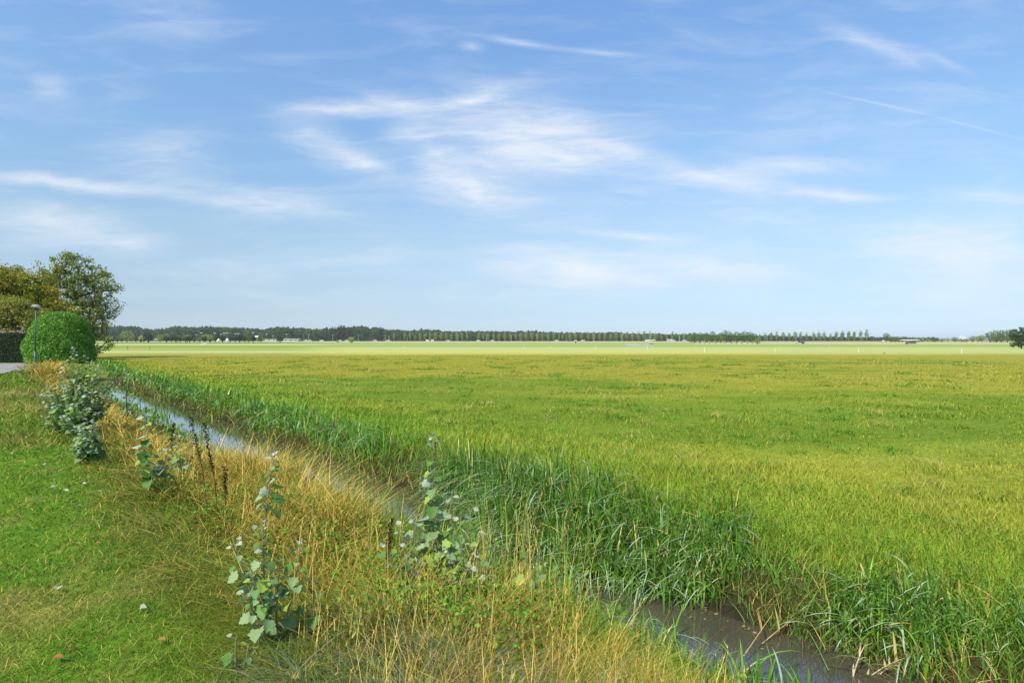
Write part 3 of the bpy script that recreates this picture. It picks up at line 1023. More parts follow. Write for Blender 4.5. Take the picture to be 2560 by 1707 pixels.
def sedge():
    # dark broad blades in clumps along both water edges
    r = rng(7)
    cl = []
    for i in range(1500):       # far edge
        t = 1.0 * (48 / 1.0) ** r.random() if r.random() < .70 else r.uniform(-4, 8)
        dens = vnoise(np.array([t]), np.array([3.3]), .9, 121, 2)[0]
        big = 2.7 < t < 7.0
        right = t < .6
        reach = .62 * math.exp(-((t - 4.3) / 1.5) ** 2) if big else 0.0
        s = 4.98 + (.22 if t > 9 else 0) - reach + abs(r.normal(0, .26 + reach * .5))
        if not (big or right) and r.random() > sst(.40, .6, dens) * (.6 if t > 8 else .35):
            continue
        if right and r.random() < .45:
            continue
        hs = np.interp(t, [-4, .6, 2.4, 3.0, 3.8, 5.0, 7.0, 9.0, 50], [.62, .60, .50, .60, .88, 1.12, 1.1, .9, 1.0])
        cl.append((s, t, r.uniform(.40, .62) * hs, 18 if big else 14, 1))
    for i in range(1300):       # near edge
        t = .2 + 26 * r.random() ** 3.0
        s = 3.45 + r.normal(0, .22)
        dense = t < 8.2
        if not dense and r.random() > .35:
            continue
        cl.append((s, t, r.uniform(.22, .44) * (1.25 if 3 < t < 8.2 else (.95 if t < 3 else .6)), 11, 0))
    X, Y, H, A, S, FAR = [], [], [], [], [], []
    for (s, t, h, k, far) in cl:
        x, y = xy_of(s, t)
        rad = .13 if far else .10
        X.append(x + r.normal(0, rad, k)); Y.append(y + r.normal(0, rad, k))
        H.append(h * r.uniform(.55, 1.2, k)); A.append(r.uniform(0, 6.28, k)); FAR.append(np.full(k, far))
    X, Y, H, A, FAR = map(np.concatenate, (X, Y, H, A, FAR))
    n = len(X)
    d = np.hypot(X, Y)
    sp, t = st_of(X, Y)
    z = np.maximum(height(X, Y) - .02, WATER_Z - .05)
    arch = r.random(n) < .5
    lean = np.where(arch, r.uniform(.15, .5, n), r.uniform(.02, .25, n))
    curl = np.where(arch, r.uniform(.4, 1.1, n), r.uniform(0, .3, n))
    droop = np.where(arch, r.uniform(.4, 1.05, n), r.uniform(0, .15, n))
    toward = np.arctan2(-ND[1], -ND[0])
    A = np.where(r.random(n) < .45, toward + r.normal(0, .9, n), A)
    c = mixc((0.040, 0.13, 0.007), (0.19, 0.39, 0.022), r.random(n) ** 1.1)
    c = mixc(c, (0.16, 0.38, 0.03), sst(6.5, 10, t) * .6 + (FAR < .5) * .35)
    yel = r.random(n) < .05
    c[yel] = C_STRAW
    c = var(c, r, n, .14)
    sheen = mixc(c, (0.46, 0.56, 0.38), np.where(arch & (r.random(n) < .36), r.uniform(.4, 1.0, n), r.uniform(0, .12, n)))   # pale sky sheen painted into the tips of the arching leaves
    w = np.maximum(.015, d * .0014) * r.uniform(.6, 1.35, n)
    blades('sedge', X, Y, z, H, w, A, lean, curl, droop, c, 7, M_SEDGE, twist=r.normal(0, .25, n), taper=.45, tipcol=sheen, seed=7,
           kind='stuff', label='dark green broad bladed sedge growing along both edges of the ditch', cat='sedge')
    # softer reed grass filling the far bank
    n = 120000
    x, y, d, r = scatter(n, 3.6, 55, -1.0, 1.05, 8)
    sp, t = st_of(x, y)
    k = (sp > 4.70) & (sp < 6.1 + .4 * r.random(n))
    x, y, d, sp, t = x[k], y[k], d[k], sp[k], t[k]
    n = len(x)
    prof = np.interp(sp, [4.6, 5.0, 5.5, 6.2, 6.6], [.34, .46, .38, .20, .10])
    h = prof * r.uniform(.5, 1.2, n) * (.5 + .8 * vnoise(x, y, 1.3, 131, 2)) * (1 + .3 * sst(8, 25, t)) * (1 - .25 * (t < 2.8))
    c = mixc((0.07, 0.20, 0.020), (0.24, 0.43, 0.045), vnoise(x, y, 1.8, 133, 2) * .5 + r.random(n) * .5)
    dry = r.random(n) < .06 + .14 * (sp < 4.95)
    c[dry] = C_STRAW * .8
    c = var(c, r, n, .16)
    blades('bank_reed_grass', x, y, height(x, y) - .02, h, np.maximum(.005, d * .0011) * r.uniform(.7, 1.3, n), r.uniform(0, 6.28, n),
           r.uniform(.05, .5, n), r.uniform(.1, .8, n), r.uniform(0, .6, n), c, 4, M_GRASS, seed=8,
           kind='stuff', label='fresh green reed grass covering the far ditch bank', cat='grass')
    # dead brown thatch hanging over the water edges
    n = 26000
    x, y, d, r = scatter(n, 3.4, 40, -1.0, .8, 9)
    sp, t = st_of(x, y)
    k = ((sp > 4.7) & (sp < 5.15)) | ((sp > 3.0) & (sp < 3.45))
    x, y, d, sp, t = x[k], y[k], d[k], sp[k], t[k]
    n = len(x)
    side = np.where(sp > 4, 1, -1)
    ang = np.where(side > 0, np.arctan2(-ND[1], -ND[0]), np.arctan2(ND[1], ND[0])) + r.normal(0, .7, n)
    c = var(mixc((0.10, 0.07, 0.035), (0.34, 0.25, 0.11), r.random(n)), r, n, .2)
    blades('dead_thatch', x, y, np.maximum(height(x, y), WATER_Z) , r.uniform(.12, .3, n), np.maximum(.004, d * .001), ang, r.uniform(.3, .9, n),
           r.uniform(.2, .8, n), r.uniform(.5, 1.3, n), c, 3, M_DRY, seed=9,
           kind='stuff', label='dead brown grass hanging over the edges of the ditch water', cat='grass')


meadow(); tussocks(); lawn(); bank(); sedge()


# ------------------------------------------------------------------ leaves
def leaf_shape(kind):
    """2-D outline (length 1 along +x), fan centre first"""
    if kind == 'lobed':
        H_ = [(.05, .20), (-.03, .36), (.12, .43), (.27, .39), (.36, .53), (.50, .47), (.58, .33), (.72, .33), (.84, .16)]
        P = [(0, 0)] + H_ + [(1.0, 0)] + [(a, -b) for a, b in H_[::-1]]
    elif kind == 'oval':
        P = [(0, 0), (.2, .2), (.5, .28), (.8, .16), (1, 0), (.8, -.16), (.5, -.28), (.2, -.2)]
    else:
        P = [(0, 0), (.45, .32), (1, 0), (.45, -.32)]
    return np.array(P)


def leaves(pos, axis, nrm, size, col, kind='quad', fold=0.12):
    """returns V, tris, quads, C for many leaves; axis = direction of the blade, nrm = upper side"""
    P = leaf_shape(kind)
    n = len(pos)
    axis = axis / np.linalg.norm(axis, axis=1, keepdims=True)
    side = np.cross(nrm, axis)
    side /= np.linalg.norm(side, axis=1, keepdims=True) + 1e-9
    up = np.cross(axis, side)
    size = np.asarray(size)[:, None, None]
    if kind == 'quad':
        V = pos[:, None, :] + size * (P[None, :, 0:1] * axis[:, None, :] + P[None, :, 1:2] * side[:, None, :])
        V = V + size * fold * (np.abs(P[None, :, 1:2])) * up[:, None, :]
        Q = (np.arange(n) * 4)[:, None] + np.array([0, 3, 2, 1])   # front = up
        return V.reshape(-1, 3), None, Q, np.repeat(col, 4, 0)
    m = len(P)
    Pc = np.vstack([[.45, 0], P])
    zc = np.abs(Pc[:, 1]) * fold * 2 - .18 * Pc[:, 0] ** 2
    V = pos[:, None, :] + size * (Pc[None, :, 0:1] * axis[:, None, :] + Pc[None, :, 1:2] * side[:, None, :] + zc[None, :, None] * up[:, None, :])
    tri = np.array([(0, 1 + (i + 1) % m, 1 + i) for i in range(m)])
    T = ((np.arange(n) * (m + 1))[:, None, None] + tri[None]).reshape(-1, 3)
    # the fan winds so that 'up' is the front
    return V.reshape(-1, 3), T, None, np.repeat(col, m + 1, 0)


def rand_dirs(r, n, zbias=0.0):
    v = r.normal(0, 1, (n, 3))
    v[:, 2] += zbias
    return v / np.linalg.norm(v, axis=1, keepdims=True)


# ------------------------------------------------------------------ tree generator
def tree_data(seed, blobs, nclump, lpc, lsize, crad, cols, trunk_r, trunk_top, shell=.55, flat=.7, limb=.45, lean=(0, 0)):
    """blobs: list of (cx,cy,cz,rx,ry,rz). Returns (limb MB, V, Q, C)"""
    r = rng(seed)
    B = np.array(blobs, dtype=float)
    vol = B[:, 3] * B[:, 4] * B[:, 5]
    cs = []
    tries = 0
    mind = (vol.sum() * 4 / nclump) ** (1 / 3) * .55
    while len(cs) < nclump and tries < nclump * 30:
        tries += 1
        b = B[r.choice(len(B), p=vol / vol.sum())]
        q = rand_dirs(r, 1)[0] * (r.random() ** (1 / 3) * (1 - shell) + shell * r.uniform(.75, 1))
        p = b[:3] + q * b[3:]
        if cs and min(np.linalg.norm(np.array(cs) - p, axis=1)) < mind:
            continue
        cs.append(p)
    cs = np.array(cs)
    # skeleton
    nodes = [np.array([0., 0., 0.]), np.array([lean[0] * .3, lean[1] * .3, trunk_top * .4]), np.array([lean[0], lean[1], trunk_top])]
    par = [-1, 0, 1]
    order = np.argsort(np.linalg.norm(cs - nodes[2], axis=1))
    for i in order:
        p = cs[i]
        N = np.array(nodes[2:])
        dist = np.linalg.norm(N - p, axis=1) + 1.2 * np.maximum(0, N[:, 2] - p[2])
        j = int(np.argmin(dist)) + 2
        mid = (nodes[j] + p) / 2 + r.normal(0, .08, 3) * np.linalg.norm(p - nodes[j])
        nodes.append(mid); par.append(j)
        nodes.append(p); par.append(len(nodes) - 2)
    cnt = np.zeros(len(nodes))
    for i in range(len(nodes) - 1, 0, -1):
        cnt[i] += 1
        cnt[par[i]] += cnt[i]
    cnt[0] += 1
    rad = trunk_r * (cnt / cnt[0]) ** limb
    rad[0] = trunk_r * 1.25
    mb = MB()
    for i in range(1, len(nodes)):
        mb.tube([nodes[par[i]], nodes[i]], [rad[par[i]] if par[i] > 1 or i < 3 else rad[i] * 1.1, rad[i]], n=6 if rad[i] > trunk_r * .2 else 4, cap=False)
    # leaves: in uneven clumps
    k = (lpc * r.uniform(.5, 1.6, len(cs))).astype(int)
    c0 = np.repeat(cs, k, 0)
    n = len(c0)
    q = rand_dirs(r, n) * (r.random(n) ** .5)[:, None]
    sc = np.repeat(r.uniform(.7, 1.3, len(cs)), k) * crad
    pos = c0 + q * sc[:, None] * np.array([1, 1, flat])
    tone = np.repeat(r.random(len(cs)), k) * .6 + r.random(n) * .4
    C = mixc(cols[0], cols[1], tone)
    if len(cols) > 2:
        pick = np.repeat(r.random(len(cs)), k) * .6 + r.random(n) * .4 > .76
        C[pick] = cols[2]
    C = var(C, r, n, .15)
    ax = rand_dirs(r, n, -.2)
    nr = rand_dirs(r, n, 1.0)
    V, _, Q, C = leaves(pos, ax, nr, lsize * r.uniform(.6, 1.4, n), C, 'quad')
    return mb, V, Q, C


def tree(name, label, cat, base, group=None, bark=None, leafmat=None, rz=0., **kw):
    e = empty(name, base, label, cat, group, rz)
    mb, V, Q, C = tree_data(**kw)
    mb.build('trunk', bark or M_BARK, e, smooth=True)
    mesh_obj('crown', V, quads=Q, mat=leafmat or M_LEAF, parent=e, col=C)
    return e


# -- the trees behind the domed bush
def left_trees():
    # open-crowned tree with visible limbs: spans u 75..305, top v 618, some 58 m off
    d = 58.0
    bx = (190 - 1280) / F * d
    k = d / F
    def P(u, v, ru, rv, dy=0):   # blob from picture extent to metres about the trunk
        return ((u - 190) * k, dy, EYE - (v - 850) * k, ru * k * .93, ru * k * .6, rv * k)
    tree('broadleaf_tree', 'tall open crowned olive green tree with visible branches behind the domed bush', 'tree',
         (bx, d, 0), seed=201, nclump=330, lpc=52, lsize=.18, crad=.55, cols=((0.13, 0.19, 0.025), (0.29, 0.34, 0.05), (0.30, 0.32, 0.06)),
         trunk_r=.30, trunk_top=2.2, shell=.25, limb=.42,
         blobs=[P(180, 690, 62, 62), P(225, 720, 62, 60), P(262, 745, 38, 55), P(245, 810, 45, 45), P(150, 740, 60, 50),
                P(200, 790, 85, 40), P(288, 720, 16, 22), P(290, 765, 14, 22), P(85, 665, 25, 20, 1), P(120, 690, 45, 30, 1), P(250, 855, 38, 30)])
    # autumn-tinted tree at the left edge
    d = 50.0
    k = d / F
    bx = (20 - 1280) / F * d
    def P(u, v, ru, rv, dy=0):
        return ((u - 20) * k, dy, EYE - (v - 850) * k, ru * k * .93, ru * k * .6, rv * k)
    tree('copper_tree', 'dense tree with orange and brown autumn tint at the left edge of the view', 'tree',
         (bx, d, 0), seed=202, nclump=300, lpc=130, lsize=.17, crad=.65, cols=((0.18, 0.25, 0.022), (0.36, 0.34, 0.035), (0.46, 0.34, 0.03)),
         trunk_r=.28, trunk_top=2.4, shell=.3,
         blobs=[P(20, 710, 75, 48), P(75, 715, 55, 38), P(-60, 700, 80, 60), P(60, 760, 80, 32), P(130, 775, 45, 30), P(100, 745, 40, 30)])
    # low olive tree in front of it
    d = 45.5
    k = d / F
    bx = (40 - 1280) / F * d
    def P(u, v, ru, rv, dy=0):
        return ((u - 40) * k, dy, EYE - (v - 850) * k, ru * k * .93, ru * k * .6, rv * k)
    tree('fruit_tree', 'low spreading yellowish green tree just above the clipped hedge', 'tree',
         (bx, d, 0), seed=203, nclump=190, lpc=110, lsize=.14, crad=.5, cols=((0.20, 0.23, 0.035), (0.40, 0.39, 0.08)),
         trunk_r=.16, trunk_top=1.6, shell=.3,
         blobs=[P(40, 780, 55, 32), P(90, 800, 40, 30), P(-20, 790, 60, 40), P(60, 820, 50, 22)])


def dome_bush():
    d = 42.0
    k = 41.0 / F
    cx = (152 - 1280) / F * d
    e = empty('domed_bush', (cx, d, 0), 'large bright green clipped dome shaped bush behind the lamp post', 'bush')
    rx, ry, H = 64 * k, 1.95, 3.72
    r = rng(301)
    n = 62000
    # superellipsoid surface: slightly boxy, flattened top
    th = r.uniform(0, 2 * np.pi, n)
    fz = r.random(n)
    zz = H * (1 - (1 - fz) ** 1.25)
    # profile: radius as function of z
    def prof(z):
        q = np.clip(z / H, 0, 1)
        return (1 - q ** 3.8) ** .44 * (1.0 + .05 * np.sin(np.pi * np.clip(q * 1.6, 0, 1)) + .05 * (1 - q))
    keep_top = r.random(n) < .28
    # top cap gets samples by radius
    rr = np.sqrt(r.random(n))
    zt = H * (1 - rr ** (1 / .44)) ** (1 / 3.8)
    lump = 1 + .03 * np.sin(3 * th + zz * 2) + .03 * np.sin(7 * th + zz * 5) + r.normal(0, .02, n) + .06 * (vnoise(th * 2, zz, 2.5, 77, 2) - .5)
    rad = np.where(keep_top, rr * .98, prof(zz)) * lump
    z = np.where(keep_top, zt, zz)
    px, py = rad * rx * np.cos(th), rad * ry * np.sin(th)
    N = np.stack([np.cos(th) * (1 - .6 * keep_top), np.sin(th) * (1 - .6 * keep_top), .25 + 1.0 * (z / H) ** 3 + keep_top], -1)
    N += r.normal(0, .55, (n, 3))
    ax = rand_dirs(r, n, .2)
    C = var(mixc((0.08, 0.24, 0.016), (0.24, 0.50, 0.034), (r.random(n) * .7 + .6 * vnoise(th * 2, zz, 1.3, 78, 2) - .15).clip(0, 1)), r, n, .2)
    V, _, Q, C = leaves(np.stack([px, py, z], -1), ax, N, r.uniform(.07, .13, n), C, 'quad', fold=.25)
    mesh_obj('foliage', V, quads=Q, mat=M_GLOSS, parent=e, col=C)
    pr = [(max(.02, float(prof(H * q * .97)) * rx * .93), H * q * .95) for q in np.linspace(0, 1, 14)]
    mb = MB().lathe(pr, 28)  # solid body added inside the foliage to block light, no branches modelled
    core = mb.build('light_block_core', principled('leafy shade', (0.05, 0.12, 0.02), .9, .1, noise=.5, scale=8), e, smooth=True)
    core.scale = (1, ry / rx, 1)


def clipped_hedge():
    x1 = (62 - 1280) / F * 42.2
    x0 = x1 - 16
    e = empty('clipped_hedge', (x1, 42.4, 0), 'dark green clipped hedge with a flat top at the left edge', 'hedge')
    r = rng(311)
    n = 42000
    L, D_, H = 16.0, 1.1, 2.15
    f = r.random(n)
    face = np.where(f < .62, 0, np.where(f < .9, 1, 2))
    x = -L * r.random(n)
    y = np.where(face == 0, 0, D_ * r.random(n)) + r.normal(0, .03, n)
    z = np.where(face == 1, H + r.normal(0, .03, n), H * r.random(n))
    x = np.where(face == 2, 0, x)
    N = np.where((face == 0)[:, None], [0, -1, .4], np.where((face == 1)[:, None], [0, 0, 1], [1, 0, .3])) + r.normal(0, .5, (n, 3))
    C = var(mixc((0.020, 0.045, 0.012), (0.050, 0.085, 0.022), r.random(n)), r, n, .25)
    V, _, Q, C = leaves(np.stack([x, y, z], -1), rand_dirs(r, n), N, r.uniform(.05, .1, n), C, 'quad', fold=.2)
    mesh_obj('foliage', V, quads=Q, mat=M_LEAF, parent=e, col=C)
    MB().box(-L, -.06, .05, D_ - .05, 0, H - .05).build('light_block_core', principled('hedge shade', (0.018, 0.025, 0.01), .9, .1, noise=.5, scale=8), e)  # solid box added inside the hedge foliage, blocks light through it
    # garden pergola behind it, seen as dark beams over the hedge
    p = empty('garden_pergola', ((20 - 1280) / F * 44.5, 44.5, 0), 'dark timber pergola whose beams show just over the clipped hedge', 'pergola')
    for xx in (-3.4, -.6, 1.0):
        MB().box(xx - .06, xx + .06, -.06, .06, 0, 2.32).build('post', M_WOOD, p)
    MB().box(-4, 1.4, -.05, .05, 2.322, 2.42).build('beam', M_WOOD, p)
    for xx in (-3.6, -2.9, -2.2, -1.5, -.8, -.1, .6, 1.2):
        MB().box(xx - .03, xx + .03, -.5, .9, 2.422, 2.50).build('rafter', M_WOOD, p)


def street_lamp():
    x = (88 - 1280) / F * 37.6
    e = empty('street_lamp', (x, 37.6, 0), 'slim blue green street lamp with a flat round head in front of the domed bush', 'street lamp')
    MB().tube([(0, 0, -.1), (0, 0, .95)], [.075, .072], 12).build('base', M_METAL, e, smooth=True)
    MB().tube([(0, 0, .95), (0.02, 0, 2.3), (.06, 0, 3.72)], [.042, .038, .03], 12).build('pole', M_METAL, e, smooth=True)
    MB().lathe([(.04, 3.7), (.07, 3.72), (.09, 3.8), (.075, 3.84)], 16, (.06, 0, 0)).build('collar', M_DARK, e, smooth=True)
    h = MB().lathe([(.06, 3.84), (.10, 3.86), (.24, 3.93), (.25, 3.95), (.20, 3.99), (.08, 4.03), (.01, 4.04)], 24, (.06, 0, 0)).build('lamp_head', M_GALV, e, smooth=True)
    MB().lathe([(.10, 3.842), (.115, 3.852), (.20, 3.90), (.05, 3.905)], 20, (.06, 0, 0)).build('diffuser', M_WHITE, h, smooth=True)


left_trees(); dome_bush(); clipped_hedge(); street_lamp()


# ------------------------------------------------------------------ far landscape
ROAD_D, ROAD_Z = 620.0, 0.42


def embankment():
    V, Q = [], []
    prof = [(575, FIELD_Z - .3), (592, FIELD_Z), (600, .30), (604, .42), (650, .42), (660, -.5)]
    xs = np.linspace(-900, 1000, 90)
    for i, x in enumerate(xs):
        for (yy, zz) in prof:
            V.append((x, yy, zz))
    m = len(prof)
    for i in range(len(xs) - 1):
        for j in range(m - 1):
            a = i * m + j
            Q.append((a, a + m, a + m + 1, a + 1))
    o = mesh_obj('road_embankment', V, quads=Q, mat=principled('dry verge', (0.46, 0.43, 0.19), .9, .1, noise=.3, scale=.2))
    tag(o, kind='structure')
    V = [(-900, 606, .46), (1000, 606, .46), (1000, 626, .46), (-900, 626, .46)]
    o = mesh_obj('road', V, quads=[(0, 1, 2, 3)], mat=principled('asphalt', (0.06, .06, .062), .85, .2))
    tag(o, kind='structure')


def far_proto(kind, seed):
    """crown/trunk mesh data for far trees, unit height"""
    big = dict(shell=.3, limb=.5)
    if kind == 'poplar':
        bl = [(0, 0, .42, .13, .13, .22), (.02, 0, .62, .15, .15, .22), (0, .02, .82, .09, .09, .17)]
        args = dict(blobs=bl, nclump=60, lpc=9, lsize=.05, crad=.055, cols=((.22, .30, .08), (.40, .47, .14)), trunk_r=.018, trunk_top=.25)
    elif kind == 'lombardy':
        bl = [(0, 0, .3, .12, .12, .26), (0, 0, .6, .11, .11, .3), (0, 0, .84, .06, .06, .16)]
        args = dict(blobs=bl, nclump=80, lpc=10, lsize=.05, crad=.05, cols=((.035, .06, .025), (.07, .10, .035)), trunk_r=.02, trunk_top=.1)
    elif kind == 'pollard':
        bl = [(0, 0, .62, .36, .36, .36), (0, 0, .5, .3, .3, .2)]
        args = dict(blobs=bl, nclump=70, lpc=10, lsize=.08, crad=.10, cols=((.025, .055, .03), (.07, .11, .05)), trunk_r=.055, trunk_top=.3)
    elif kind == 'light':
        bl = [(0, 0, .6, .42, .42, .36), (.15, 0, .4, .3, .3, .25), (-.15, 0, .4, .3, .3, .25)]
        args = dict(blobs=bl, nclump=80, lpc=10, lsize=.07, crad=.10, cols=((.19, .26, .05), (.40, .45, .11)), trunk_r=.03, trunk_top=.2)
    elif kind == 'yellow':
        bl = [(0, 0, .6, .38, .38, .36), (.12, 0, .35, .3, .3, .3)]
        args = dict(blobs=bl, nclump=80, lpc=12, lsize=.08, crad=.11, cols=((.40, .42, .10), (.66, .62, .22), (.18, .26, .06)), trunk_r=.03, trunk_top=.12)
    else:   # round broad tree
        bl = [(0, 0, .6, .4, .4, .38), (.15, 0, .36, .32, .32, .3), (-.15, 0, .36, .32, .32, .3)]
        args = dict(blobs=bl, nclump=110, lpc=12, lsize=.06, crad=.09, cols=((.085, .15, .035), (.21, .29, .075), (.27, .31, .09)), trunk_r=.03, trunk_top=.2)
    args.update(big)
    mb, V, Q, C = tree_data(seed=seed, **args)
    V[:, 2] = np.maximum(V[:, 2], .02)
    return mb, V, Q, C


PROTO = {}


def far_tree(kind, var_, name, label, loc, H, width=1.0, group=None, rz=0.):
    key = (kind, var_)
    if key not in PROTO:
        mb, V, Q, C = far_proto(kind, 400 + hash_kind(kind) * 10 + var_)
        a = mb.build('trunk', M_BARKP if kind == 'poplar' else M_BARK)
        b = mesh_obj('crown', V, quads=Q, mat=M_FAR, col=C)
        PROTO[key] = (a.data, b.data)
        bpy.data.objects.remove(a); bpy.data.objects.remove(b)
    e = empty(name, loc, label, 'tree', group, rz)
    e.scale = (H * width, H * width, H)
    for nm, me in zip(('trunk', 'crown'), PROTO[key]):
        o = bpy.data.objects.new(nm, me)
        COL.objects.link(o)
        o.parent = e
    return e


def hash_kind(k):
    return ['poplar', 'lombardy', 'pollard', 'light', 'yellow', 'round'].index(k)


ORD = ['first', 'second', 'third', 'fourth', 'fifth', 'sixth', 'seventh', 'eighth', 'ninth', 'tenth', 'eleventh', 'twelfth', 'thirteenth',
       'fourteenth', 'fifteenth', 'sixteenth', 'seventeenth', 'eighteenth', 'nineteenth']


def ordn(i):   # 0-based
    if i < 19:
        return ORD[i]
    tens = ['twentieth', 'thirtieth', 'fortieth', 'fiftieth', 'sixtieth']
    tw = ['twenty', 'thirty', 'forty', 'fifty', 'sixty']
    n = i + 1
    return tens[n // 10 - 2] if n % 10 == 0 else tw[n // 10 - 2] + ' ' + ORD[n % 10 - 1]


def poplar_row():
    L = []
    for x, ty in [(1095, 222), (1153, 185), (1277, 180), (1342, 180), (1404, 215), (1457, 190), (1520, 190), (1578, 178), (1645, 185), (1704, 185),
                  (1768, 180), (1830, 190), (1890, 180), (1953, 178), (2013, 182), (2145, 185), (2205, 190), (2262, 178), (2325, 195)]:
        L.append((740 + x / 4.704, 790 + ty / 4.704))
    xs = [40, 112, 180, 252, 315, 385, 460, 527, 595, 668, 737, 805, 853, 945, 1017, 1090, 1178, 1248, 1322, 1390, 1465, 1538, 1603, 1673, 1743, 1825,
          1893, 1970, 2038, 2115, 2183, 2255]
    ts = [205, 205, 205, 210, 205, 192, 185, 192, 198, 192, 198, 222, 210, 200, 192, 195, 200, 192, 197, 210, 200, 190, 190, 188, 200, 185, 182, 190,
          200, 235, 235, 195]
    L += [(1240 + x / 5.113, 790 + t / 5.113) for x, t in zip(xs, ts)]
    for x, t in [(5, 195), (153, 210), (1120, 215), (1192, 205), (1267, 185), (1340, 190), (1423, 190), (1497, 200), (1575, 185), (1645, 195),
                 (1718, 205), (1810, 195), (1873, 182), (1947, 188), (2027, 215), (2103, 190), (2178, 182), (2258, 182), (2330, 185)]:
        L.append((1680 + x / 5.113, 790 + t / 5.113))
    for x, t in [(30, 182), (112, 180), (180, 182), (265, 172), (342, 165)]:
        L.append((2100 + x / 5.113, 790 + t / 5.113))
    L.sort()
    r = rng(501)
    N = len(L)
    for i, (u, v) in enumerate(L):
        d = 632.0
        x, y, z = at(u, v, d=d)
        H = z - .42
        look = 'tall' if H > 13.2 else ('short' if H < 10.5 else 'slim')
        if i < N // 2:
            lab = f'{look} pale green roadside poplar, {ordn(i)} from the left end of the long row'
        else:
            lab = f'{look} pale green roadside poplar, {ordn(N - 1 - i)} from the right end of the long row'
        far_tree('poplar', int(r.integers(0, 5)), 'poplar_tree', lab, (x, y, .42), H, r.uniform(.85, 1.2), 'poplars lining the motorway', r.uniform(0, 6))


def pollards():
    L = [(97, 262, 45), (200, 268, 40), (255, 263, 40), (303, 263, 40), (468, 260, 42), (525, 268, 40), (565, 268, 35), (615, 185, 130), (830, 230, 85),
         (885, 245, 50), (940, 225, 90), (990, 240, 60), (1055, 238, 80), (1100, 228, 72), (1153, 273, 36), (1275, 232, 72), (1340, 273, 38), (1408, 235, 52),
         (1490, 223, 82), (1578, 235, 46), (1635, 225, 62), (1690, 215, 74), (1750, 230, 62), (1848, 222, 72), (2165, 233, 84)]
    r = rng(511)
    d = 405.0
    for i, (x, t, w) in enumerate(L):
        u, v = 240 + x / 4.704, 790 + t / 4.704
        dd = 330.0 if x == 1848 else (440 if x == 2165 else d + r.uniform(-8, 8))
        X, Y, Z = at(u, v, d=dd)
        H = Z - FIELD_Z
        Wd = w / 4.704 / F * dd
        look = 'big wide' if w > 75 else ('small round' if w < 48 else 'round headed')
        far_tree('pollard', int(r.integers(0, 5)), 'pollard_willow', f'{look} dark pollard willow, {ordn(i)} from the left in the far willow row',
                 (X, Y, FIELD_Z), H, Wd / H / .86, 'pollard willows in a row across the meadow', r.uniform(0, 6))
    G = [(365, 155, 150, 'light', 'large pale green tree behind the small pollard willows at far left'),
         (415, 212, 90, 'light', 'lower pale tree leaning against the large pale green one'),
         (530, 225, 66, 'yellow', 'small yellow green tree behind two round pollard willows'),
         (755, 205, 84, 'light', 'yellow green tree left of its twin behind the willows'),
         (835, 198, 84, 'light', 'yellow green tree right of its twin behind the willows'),
         (960, 218, 90, 'light', 'yellow green treetop showing above the middle willows'),
         (1075, 212, 110, 'light', 'wide yellow green treetop right of the middle willows'),
         (1215, 245, 60, 'round', 'low grey green bushy tree by the sports field mast'),
         (1290, 200, 90, 'light', 'yellow green tree right behind a pollard willow near the masts'),
         (1345, 205, 80, 'light', 'yellow green tree at the right of the pale group near the masts'),
         (1790, 150, 130, 'round', 'tall green tree before the wood behind the right willows'),
         (1940, 185, 90, 'round', 'green tree between the sports masts and the long dark roof'),
         (150, 232, 110, 'yellow', 'yellow green tree partly behind the left garden tree')]
    for i, (x, t, w, kd, lab) in enumerate(G):
        u, v = 240 + x / 4.704, 790 + t / 4.704
        dd = 470.0 + (i % 3) * 12
        X, Y, Z = at(u, v, d=dd)
        H = Z - FIELD_Z
        far_tree(kd, i % 3, 'field_tree', lab, (X, Y, FIELD_Z), H, w / 4.704 / F * dd / H / .95, 'pale trees behind the willow row', r.uniform(0, 6))
    # yellow bush by the road, and a small one
    for (x, t, w, kd, nm, lab) in [(645, 243, 84, 'yellow', 'roadside_bush', 'bright yellow green bush standing alone before the dark wood'),
                                   (490, 278, 30, 'light', 'roadside_bush', 'tiny green bush left of the bright yellow bush')]:
        u, v = 740 + x / 4.704, 790 + t / 4.704
        dd = 400.0
        X, Y, Z = at(u, v, d=dd)
        H = Z - FIELD_Z
        o = far_tree(kd, 1, nm, lab, (X, Y, FIELD_Z), H, w / 4.704 / F * dd / H / .85)
        o['category'] = 'bush'
    # tall dark poplars
    for i, (x, t, w, lab) in enumerate([(362, 120, 26, 'slender dark poplar, leftmost above the wood'), (405, 120, 26, 'slender dark poplar, second from the left above the wood'),
                                        (432, 118, 20, 'very thin dark poplar left in a close pair above the wood'), (458, 118, 22, 'very thin dark poplar right in a close pair above the wood'),
                                        (505, 100, 60, 'tallest dark poplar above the wood'), (532, 105, 50, 'tall dark poplar just right of the tallest one'), (565, 103, 52, 'tall dark poplar at the right of the tall trio'),
                                        (648, 130, 34, 'single pointed dark poplar left of the rounded wood top'), (990, 122, 34, 'pointed dark poplar at the right end of the wood group'), (1015, 126, 34, 'last dark poplar before the roadside row begins'),
                                        (618, 138, 34, 'short dark poplar between the tall trio and the rounded top')]):
        u, v = 740 + x / 4.704, 790 + t / 4.704
        dd = 690.0
        X, Y, Z = at(u, v, d=dd)
        H = Z - FIELD_Z
        far_tree('lombardy', i % 3, 'lombardy_poplar', lab, (X, Y, FIELD_Z), H, w / 4.704 / F * dd / H / .22, 'dark poplars rising above the wood', i)
    # far-left pointed tree
    X, Y, Z = at(240 + 2298 / 4.704, 790 + 145 / 4.704, d=690)
    far_tree('lombardy', 1, 'lombardy_poplar', 'pointed dark tree above the wood left of the poplars', (X, Y, FIELD_Z), Z - FIELD_Z, 1.3, 'dark poplars rising above the wood', 1)


